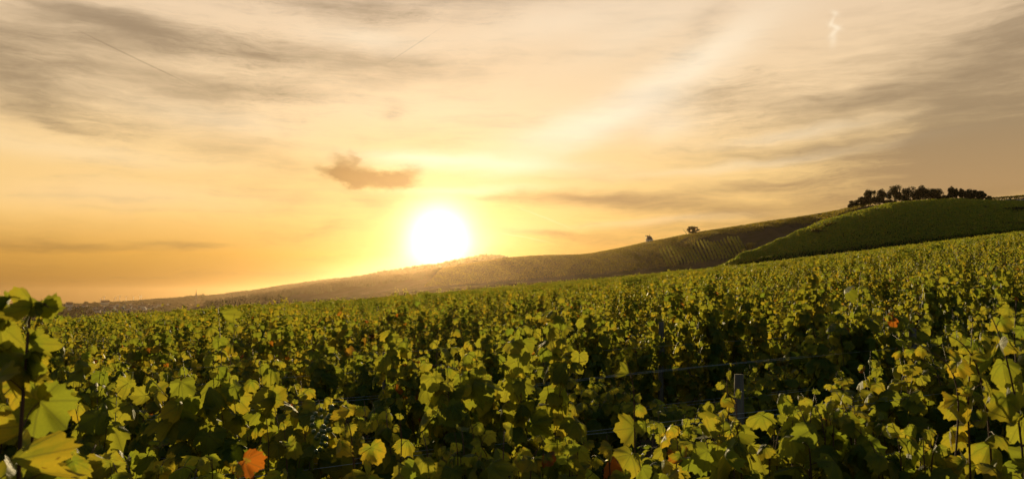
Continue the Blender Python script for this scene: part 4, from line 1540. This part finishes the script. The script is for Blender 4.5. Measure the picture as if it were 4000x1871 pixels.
# ------------------------------------------------------------------ pavilion on the ridge
def pavilion():
    b, h, d = on_ridge(2537, 914)
    w = 26 / F * d
    zt = at(2537, 937, d)[2] - b[2]            # eaves
    root = thing('pavilion', 'small white vineyard pavilion with bell-shaped dark roof on the ridge', 'pavilion', b, R(12))
    a = Acc()
    n = 8
    th = np.arange(n) * 2 * math.pi / n + math.pi / n
    ring = lambda r, z: np.stack([np.cos(th) * r, np.sin(th) * r, np.full(n, z)], -1)
    def loft(rs):
        V = np.vstack([ring(r, z) for r, z in rs])
        j = np.arange(n)
        Q = np.vstack([np.stack([i * n + j, i * n + (j + 1) % n, (i + 1) * n + (j + 1) % n, (i + 1) * n + j], -1) for i in range(len(rs) - 1)])
        return V, Q
    a.add(*loft([(w * .50, -3), (w * .50, zt - .25), (w * .54, zt - .2), (w * .54, zt)]))
    a.build('wall', M_PAINT, root, False)
    a = Acc()
    rh = at(2537, 920, d)[2] - b[2] - zt
    prof = [(.60, 0), (.58, .05), (.49, .16), (.43, .34), (.40, .52), (.33, .70), (.22, .84), (.10, .93), (.04, 1.0), (.01, 1.02)]
    a.add(*loft([(w * r, zt + rh * z) for r, z in prof]))
    rf = a.build('roof', M_SLATE, root, True)
    a = Acc()
    a.tube([[0, 0, zt + rh], [0, 0, zt + rh * 1.22], [0, 0, zt + rh * 1.45]], [.10, .07, .03], 6)
    V, Q, T = uv_sphere(.22, 8, 6)
    a.add(V + np.array([0, 0, zt + rh * 1.12]), Q, T)
    a.build('finial', M_SLATE, rf)
    a = Acc()
    a.box((-w * .33, 0, zt + rh * .78), (.7, .7, rh * .5))
    a.build('chimney', M_SLATE, rf, False)
    for k in range(8):
        t0 = k * 2 * math.pi / 8
        ap = w * .5 * math.cos(math.pi / 8)
        a = Acc()
        c = np.array([math.cos(t0) * (ap + .02), math.sin(t0) * (ap + .02), zt * .62])
        a.box(c, (.10, w * .17, zt * .38), t0)
        f = a.build('window', M_GLASS, root, False)
        a = Acc()
        a.box(c + np.array([math.cos(t0), math.sin(t0), 0]) * .05, (.05, .12, zt * .38), t0)
        a.build('mullion', M_PAINT, f, False)
    # flag staff beside it
    bb, hh, dd = on_ridge(2522, 918)
    r2 = thing('flagpole', 'thin flagpole with small flag just left of the pavilion', 'flagpole', bb)
    a = Acc()
    a.tube([[0, 0, -.5], [0, 0, hh * .5], [0, 0, hh]], [.07, .06, .04], 6)
    a.build('pole', M_STEEL, r2)
    a = Acc()
    u = np.linspace(0, 1, 7)
    V = np.vstack([np.stack([.05 + u * .5, .08 * np.sin(u * 6), np.full(7, hh - .1)], -1), np.stack([.05 + u * .5, .08 * np.sin(u * 6 + .3), np.full(7, hh - 1.5)], -1)])
    j = np.arange(6)
    a.add(V, np.stack([j, j + 1, j + 8, j + 7], -1))
    a.build('flag', M_SLATE, r2)


pavilion()

# ------------------------------------------------------------------ hilltop road, wall, pole
def hilltop():
    # road ribbon across the crown of the hill, lying 5 cm above the ridge sheet
    pts = []
    for px in np.linspace(3560, 4300, 60):
        cy, cd = crestC(px)
        d = cd * .965
        v = ray(px, cy)
        u = v[:2] / math.hypot(v[0], v[1])
        L_, R_ = u * (d - 3.4), u * (d + 3.4)
        zl, zr = drop('long_ridge', *L_), drop('long_ridge', *R_)
        pts.append(((L_[0], L_[1], zl[2] + .35), (R_[0], R_[1], zr[2] + .35)))
    V = np.array(pts).reshape(-1, 3)
    j = np.arange(len(pts) - 1) * 2
    o = mesh_np('road', V, np.stack([j, j + 2, j + 3, j + 1], -1), M_ROAD)
    tag(o, kind='structure')
    # low white retaining wall
    p = at(3647, 802.5, 470)
    q = drop('long_ridge', p[0], p[1])
    w = 36 / F * 470
    root = thing('garden_wall', 'low white wall beside the road on the hilltop below the grove', 'wall', (q[0], q[1], q[2]), -math.atan2(p[0], p[1]))
    top = at(3647, 795, 470)[2] - q[2]
    a = Acc()
    a.box((0, 0, top / 2 - .5), (w, .5, top + 1))
    a.build('wall_body', M_PLASTER, root, False)
    a = Acc()
    a.box((0, 0, top + .06), (w + .2, .62, .12))
    a.build('coping', M_STONE, root, False)
    # small white marker
    p = at(3692, 802, 468)
    q = drop('long_ridge', p[0], p[1])
    top = at(3692, 794, 468)[2] - q[2]
    root = thing('information_board', 'small white board beside the road right of the white wall', 'board', q, -math.atan2(p[0], p[1]))
    a = Acc()
    a.box((0, 0, top * .62), (1.5, .12, top * .7))
    a.build('panel', M_PAINT, root, False)
    for s in (-.6, .6):
        a = Acc()
        a.box((s, .09, top * .45 - .2), (.08, .06, top * .9 + .4))
        a.build('leg', M_STEEL, root, False)
    # pole in the gap
    b, h, d = on_ridge(3467, 742)
    root = thing('utility_pole', 'thin pale pole standing in the gap of the grove', 'pole', b)
    a = Acc()
    a.tube([[0, 0, -.5], [0, 0, h * .5], [0, 0, h]], [.14, .11, .08], 8)
    a.build('shaft', M_STEEL, root)
    a = Acc()
    a.box((0, 0, h - .5), (1.2, .1, .1))
    a.build('crossarm', M_STEEL, root, False)


hilltop()

# ------------------------------------------------------------------ forest on the ridges
def forest(name, label, spots, seed, mat, conifer=.5, hmin=9, hmax=16, taper=False):
    """one mass of many trees: conifers as tiers of drooping needle sprays, broadleaf as clumps"""
    rng = np.random.RandomState(seed)
    P, N, T, S, A = [], [], [], [], []
    for (x, y, z, con) in spots:
        h = rng.uniform(hmin, hmax)
        if taper:
            ppx = 2000 + F * x / y
            h *= float(np.interp(ppx, [1250, 1450, 1640, 1760], [1, .75, .4, .12]))
        base = np.array([x, y, z - h * (.22 if con else .4)])
        sh = rng.rand()
        if con:
            m = 26
            u = rng.rand(m) ** .75
            r = (1 - u) * h * .17 + .15
            th = rng.uniform(0, 6.28, m)
            q = np.stack([np.cos(th), np.sin(th), np.zeros(m)], -1)
            P.append(base + q * r[:, None] * .7 + np.array([0, 0, 1.0]) * (u * h)[:, None])
            N.append(q * .6 + np.array([0, 0, .8]) + rng.normal(0, .2, (m, 3)))
            T.append(q * .7 - np.array([0, 0, .7]))
            S.append(r * 1.4 + .6)
        else:
            m = 26
            q = rng.normal(0, 1, (m, 3))
            q /= np.linalg.norm(q, axis=1)[:, None]
            w = h * rng.uniform(.32, .46)
            P.append(base + q * np.array([w, w, h * .42]) * rng.uniform(.6, 1, (m, 1)) + np.array([0, 0, h * .55]))
            N.append(q)
            T.append(rng.normal(0, 1, (m, 3)))
            S.append(h * rng.uniform(.22, .38, m))
        A.append(np.stack([np.clip(sh * .7 + rng.rand(m) * .4, 0, 1), np.zeros(m), np.zeros(m)], -1))
    P, N, T, S, A = map(np.concatenate, (P, N, T, S, A))
    V, Tr, U, A2 = leaves_mesh(P, N, T, S, A, LEAF_QD, rng)
    o = mesh_np(name, V, [Tr], [mat], None, {'leaf_var': A2})
    return tag(o, label, 'forest', kind='stuff')


def scatter(hn, crest, p0, p1, n, fr, seed, con):
    rng = np.random.RandomState(seed)
    out = []
    for _ in range(n):
        px = rng.uniform(p0, p1)
        cy, cd = crest(px)
        d = cd * (1 - rng.rand() ** 1.5 * fr)
        v = ray(px, cy)
        u = v[:2] / math.hypot(v[0], v[1])
        q = drop(hn, u[0] * d, u[1] * d)
        if q is not None:
            out.append((q[0], q[1], q[2] - 1, rng.rand() < con))
    return out


sp = scatter('long_ridge', crestC, 800, 1740, 2600, .22, 501, .85)
forest('forest', 'dark conifer forest along the ridge left of the sun glow', sp, 511, M_CONIFER, hmin=7, hmax=15, taper=True)
sp = scatter('wooded_ridge', crestD, 320, 1500, 3600, .16, 502, .35)
forest('forest', 'hazy wooded ridge behind the conifers', sp, 512, M_CONIFER, hmin=5, hmax=10)
sp = scatter('wooded_hill', crestE, 1350, 2060, 1900, .14, 503, .5)
forest('forest', 'pale wooded hill directly under the sun', sp, 513, M_CONIFER, hmin=5, hmax=11)

# ------------------------------------------------------------------ the town in the valley
def vpos(px, py):
    """point of the valley floor seen at photo pixel"""
    v = ray(px, py)
    v = v / math.hypot(v[0], v[1])
    lo, hi = 500.0, 3400.0
    for d in np.linspace(lo, hi, 400):
        p = CAM + v * d
        if p[2] <= ground_z(np.array([p[0]]), np.array([p[1]]))[0]:
            return p, d
    return CAM + v * hi, hi


def house(px, py, wpx, gable, label, seed):
    rng = np.random.RandomState(seed)
    p, d = vpos(px, py)
    w = wpx / F * d
    dep = w * rng.uniform(1.1, 1.6)
    hw = w * rng.uniform(.42, .6)
    hr = w * rng.uniform(.42, .6)
    az = -math.atan2(p[0], p[1])
    root = thing('house', label, 'house', (p[0], p[1], p[2]), az + (rng.normal(0, .18) if gable else math.pi / 2 + rng.normal(0, .18)), 'white houses of the valley town')
    a = Acc()
    x, y = w / 2, dep / 2
    V = [[-x, -y, -2], [x, -y, -2], [x, y, -2], [-x, y, -2], [-x, -y, hw], [x, -y, hw], [x, y, hw], [-x, y, hw], [0, -y, hw + hr], [0, y, hw + hr]]
    a.add(V, [[0, 1, 5, 4], [1, 2, 6, 5], [2, 3, 7, 6], [3, 0, 4, 7]], [[4, 5, 8], [6, 7, 9]])
    a.build('wall', M_PLASTER, root, False)
    a = Acc()
    o_ = .35
    t_ = .25
    zz = hw - o_ * hr / x
    V = []
    for zo in (.03, .03 + t_):
        V += [[-x - o_, -y - o_, zz + zo], [0, -y - o_, hw + hr + zo], [x + o_, -y - o_, zz + zo], [-x - o_, y + o_, zz + zo], [0, y + o_, hw + hr + zo], [x + o_, y + o_, zz + zo]]
    a.add(V, [[0, 3, 4, 1], [1, 4, 5, 2], [6, 7, 10, 9], [7, 8, 11, 10], [0, 1, 7, 6], [1, 2, 8, 7], [3, 9, 10, 4], [4, 10, 11, 5], [0, 6, 9, 3], [2, 5, 11, 8]])
    rf = a.build('roof', M_ROOF, root, False)
    a = Acc()
    a.box((x * .35, y * .2, hw + hr * 1.0), (.7, .7, hr * .9))
    a.build('chimney', M_ROOF, rf, False)
    for i in (-1, 1):
        a = Acc()
        a.box((i * x * .45, -y - .02, hw * .55), (w * .14, .08, hw * .34))
        a.build('window', M_GLASS, root, False)


HOUSES = []
rh = np.random.RandomState(61)
# gable fronts read off the photograph, then fillers between them
main = [(371, 1211, 12, 1), (407, 1210, 13, 1), (443, 1211, 11, 1), (480, 1211, 14, 1), (563, 1211, 13, 1), (272, 1211, 12, 1), (198, 1222, 15, 1), (146, 1219, 11, 1),
        (458, 1196, 10, 1), (512, 1195, 10, 1), (554, 1191, 9, 1), (581, 1195, 9, 1), (487, 1196, 8, 1), (505, 1206, 11, 0), (528, 1209, 13, 0), (545, 1203, 12, 0),
        (425, 1213, 16, 0), (391, 1213, 14, 0), (462, 1213, 14, 0), (497, 1213, 12, 0), (540, 1212, 12, 0), (583, 1208, 13, 0), (410, 1193, 18, 0), (270, 1198, 16, 0),
        (604, 1202, 12, 0), (622, 1196, 11, 0), (640, 1192, 10, 0), (520, 1200, 11, 0), (566, 1202, 12, 0), (590, 1201, 9, 1), (612, 1193, 8, 1), (440, 1202, 12, 0),
        (655, 1196, 11, 1), (700, 1190, 10, 0), (876, 1171, 8, 1), (740, 1190, 12, 0), (330, 1200, 11, 0), (300, 1206, 11, 0), (235, 1208, 13, 0), (170, 1214, 13, 0),
        (380, 1220, 14, 0), (420, 1222, 15, 0), (350, 1222, 12, 0), (470, 1220, 13, 0)]
main.sort()
for i, (px, py, w, g) in enumerate(main):
    house(px, py, w, g, 'white %s house, %s from the left in the valley town' % ('gable-fronted' if g else 'long-roofed', ORD[i] if i < 42 else ('forty-third' if i == 42 else 'forty-fourth')), 600 + i)


def church():
    p, d = vpos(765, 1196)
    k = d / F
    root = thing('church', 'grey church with tall needle spire among trees in the valley', 'church', p, -math.atan2(p[0], p[1]))
    tw = 7.0 * k
    tz = at(765, 1158, d)[2] - p[2]
    a = Acc()
    a.box((0, 0, tz / 2 - 1), (tw, tw, tz + 2))
    tower = a.build('tower', M_CHURCH, root, False)
    a = Acc()
    n = 8
    th = np.arange(n) * 2 * math.pi / n + math.pi / 8
    prof = [(.74, 0), (.50, .10), (.30, .32), (.15, .62), (.02, .98), (.008, 1.0)]
    sh = at(765, 1128, d)[2] - p[2] - tz
    V = np.vstack([np.stack([np.cos(th) * tw * r, np.sin(th) * tw * r, np.full(n, tz + sh * z)], -1) for r, z in prof])
    j = np.arange(n)
    a.add(V, np.vstack([np.stack([i * n + j, i * n + (j + 1) % n, (i + 1) * n + (j + 1) % n, (i + 1) * n + j], -1) for i in range(len(prof) - 1)]))
    a.build('spire', M_SLATE, root, False)
    for s in (-1, 1):
        a = Acc()
        a.box((s * tw * .22, -tw / 2 - .05, tz * .82), (tw * .18, .2, tz * .14))
        a.build('belfry_opening', M_GLASS, tower, False)
    # nave to the right
    L, wv, hw, hr = 26 * k, 12 * k, 11 * k, 9 * k
    x0 = tw / 2
    V = [[x0, -wv / 2, -2], [x0 + L, -wv / 2, -2], [x0 + L, wv / 2, -2], [x0, wv / 2, -2], [x0, -wv / 2, hw], [x0 + L, -wv / 2, hw], [x0 + L, wv / 2, hw], [x0, wv / 2, hw], [x0, 0, hw + hr], [x0 + L, 0, hw + hr]]
    a = Acc()
    a.add(V, [[0, 1, 5, 4], [1, 2, 6, 5], [2, 3, 7, 6], [3, 0, 4, 7]], [[4, 8, 7], [5, 6, 9]])
    a.build('nave', M_CHURCH, root, False)
    a = Acc()
    e = .6
    V = [[x0 + .1, -wv / 2 - e, hw - e + .1], [x0 + L + e, -wv / 2 - e, hw - e + .1], [x0 + L + e, 0, hw + hr + .2], [x0 + .1, 0, hw + hr + .2], [x0 + .1, wv / 2 + e, hw - e + .1], [x0 + L + e, wv / 2 + e, hw - e + .1]]
    a.add(V, [[0, 1, 2, 3], [3, 2, 5, 4]])
    a.build('roof', M_SLATE, root, False)
    for i in range(5):
        a = Acc()
        a.box((x0 + L * (i + .5) / 5, -wv / 2 - .06, hw * .55), (L * .06, .2, hw * .5))
        a.build('window', M_GLASS, root, False)


church()

def ordinal(n):
    if n <= len(ORD):
        return ORD[n - 1]
    tens = {4: 'forty', 5: 'fifty', 6: 'sixty', 7: 'seventy', 8: 'eighty', 9: 'ninety'}[n // 10]
    return tens[:-1] + 'ieth' if n % 10 == 0 else tens + '-' + ORD[n % 10 - 1]


TOWN_TREES = [
    # px, base py, width px, height px
    (310, 1232, 50, 32), (330, 1230, 40, 30), (278, 1234, 46, 20), (240, 1234, 60, 18), (195, 1236, 60, 14), (355, 1232, 34, 20), (740, 1186, 34, 30), (722, 1188, 26, 24), (756, 1186, 26, 26),
    (788, 1186, 38, 34), (815, 1186, 36, 33), (840, 1184, 30, 32), (675, 1184, 10, 18), (713, 1182, 10, 16), (695, 1186, 22, 14), (793, 1196, 18, 28), (820, 1198, 20, 30),
    (845, 1196, 34, 34), (862, 1190, 28, 20), (690, 1198, 34, 16), (730, 1198, 22, 12), (620, 1214, 50, 18), (660, 1206, 40, 16), (640, 1204, 30, 14), (335, 1190, 16, 16), (375, 1190, 26, 12),
    (230, 1194, 30, 10), (180, 1196, 40, 10), (120, 1198, 50, 12), (60, 1200, 60, 12), (20, 1200, 50, 12), (290, 1194, 30, 10), (440, 1190, 40, 8), (490, 1190, 30, 10), (530, 1188, 30, 10), (575, 1186, 30, 9),
    (605, 1188, 24, 10), (650, 1186, 24, 8), (520, 1186, 20, 6), (80, 1216, 60, 16), (130, 1228, 50, 14), (30, 1220, 60, 16), (480, 1226, 44, 16), (548, 1222, 40, 14), (590, 1220, 30, 12), (420, 1232, 40, 12),
    (890, 1182, 30, 24), (912, 1178, 28, 26), (935, 1176, 26, 26), (880, 1192, 40, 20)]
_tr = np.random.RandomState(91)
for _x in np.arange(6, 660, 24):
    TOWN_TREES.append((float(_x + _tr.uniform(-7, 7)), 1197 - _x * .006 + _tr.uniform(-2, 3), float(_tr.uniform(26, 50)), float(_tr.uniform(7, 13))))
TOWN_TREES.sort()
for i, (px, py, w, h) in enumerate(TOWN_TREES):
    p, d = vpos(px, py)
    word = 'broad dark' if w > 36 else ('tall round' if h > 24 else ('small conical' if w < 12 else 'low round'))
    o_ = ordinal(i + 1)
    make_tree('broadleaf_tree', '%s tree, %s from the left among the valley town' % (word, o_), 'tree', p, w / F * d, h / F * d, 700 + i, 'trees around the valley town', .08, 420, M_TREE,
              max(.9, h / F * d * .13), nclump=10, tight=.5)

# ------------------------------------------------------------------ wind turbines far away
def turbine(px, hub, label, seed, k=1.0):
    cy, cd = crestG(px)
    d = cd
    b = at(px, cy + 1, d)
    hh = at(px, hub, d)[2] - b[2]
    root = thing('wind_turbine', label, 'wind turbine', b, -math.atan2(b[0], b[1]) + .3, 'wind turbines beyond the town')
    a = Acc()
    a.tube([[0, 0, -5], [0, 0, hh * .5], [0, 0, hh]], [1.5, 1.2, .9], 10)
    a.build('tower', M_PAINT, root)
    a = Acc()
    a.box((0, 1.5, hh + .8), (3, 7, 3))
    a.build('nacelle', M_PAINT, root, False)
    rng = np.random.RandomState(seed)
    a0 = rng.uniform(0, 2)
    for i in range(3):
        an = a0 + i * 2 * math.pi / 3
        a = Acc()
        L = hh * .48
        u = np.array([math.cos(an), 0, math.sin(an)])
        a.tube([np.array([0, -2.6, hh + .8]) + u * t * L for t in (0, .15, .5, 1)], [.7, 1.0, .7, .2], 6)
        a.build('blade', M_PAINT, root)


for i, (px, hub, lab) in enumerate([(393, 1168, 'small pale wind turbine, first from the left beyond the town'), (406, 1161, 'tall pale wind turbine, second from the left beyond the town'),
                                    (449, 1163, 'pale wind turbine, third from the left beyond the town'), (467, 1157, 'tallest pale wind turbine, fourth from the left beyond the town'),
                                    (492, 1161, 'pale wind turbine, fifth from the left beyond the town'), (521, 1161, 'pale wind turbine, sixth from the left beyond the town'),
                                    (546, 1158, 'pale wind turbine close to the rightmost one beyond the town'), (551, 1158, 'rightmost pale wind turbine beyond the town')]):
    turbine(px, hub, lab, 800 + i)

# ------------------------------------------------------------------ a bird
def bird():
    p = at(187, 1138, 190)
    b = bpy.data.objects.new('bird', None)
    C.objects.link(b)
    b.location = [float(v) for v in p]
    b.rotation_euler = (0, 0, .6)
    tag(b, 'tiny dark bird flying over the town at the left', 'bird')
    a = Acc()
    a.tube([[0, -.13, 0], [0, -.09, .005], [0, -.02, 0], [0, .06, 0], [0, .15, .0], [0, .2, 0]], [.006, .022, .03, .03, .012, .022], 8)
    n = a.n
    for s in (-1, 1):
        V = [[s * .02, -.05, .01], [s * .13, -.07, .08], [s * .27, .02, .06], [s * .13, .03, .075], [s * .02, .05, .01],
             [s * .02, -.05, .0], [s * .13, -.07, .07], [s * .27, .02, .055], [s * .13, .03, .066], [s * .02, .05, .0]]
        Q = [[0, 1, 3, 4], [5, 9, 8, 6]]
        T = [[1, 2, 3], [6, 8, 7]]
        a.add(V, Q, T)
    a.build('body', M_FEATHER, b)


bird()

# ------------------------------------------------------------------ haze
def haze():
    lo, hi = -58.0, 118.0
    x0, x1, y0, y1 = -9600, 9600, -9600, 9600
    a = Acc()
    a.box(((x0 + x1) / 2, (y0 + y1) / 2, (lo + hi) / 2), (x1 - x0, y1 - y0, hi - lo))
    m, t, out = new_mat('haze_air')
    v = t.add('ShaderNodeVolumePrincipled')
    v.inputs['Color'].default_value = (1.0, 0.70, 0.42, 1)
    v.inputs['Density'].default_value = HAZE_D
    v.inputs['Anisotropy'].default_value = HAZE_G
    t.l.new(v.outputs[0], out.inputs['Volume'])
    o = a.build('haze', m, None, False)
    tag(o, 'warm evening haze filling the valley', 'haze', kind='stuff')


HAZE_D, HAZE_G = 0.000025, 0.85
haze()
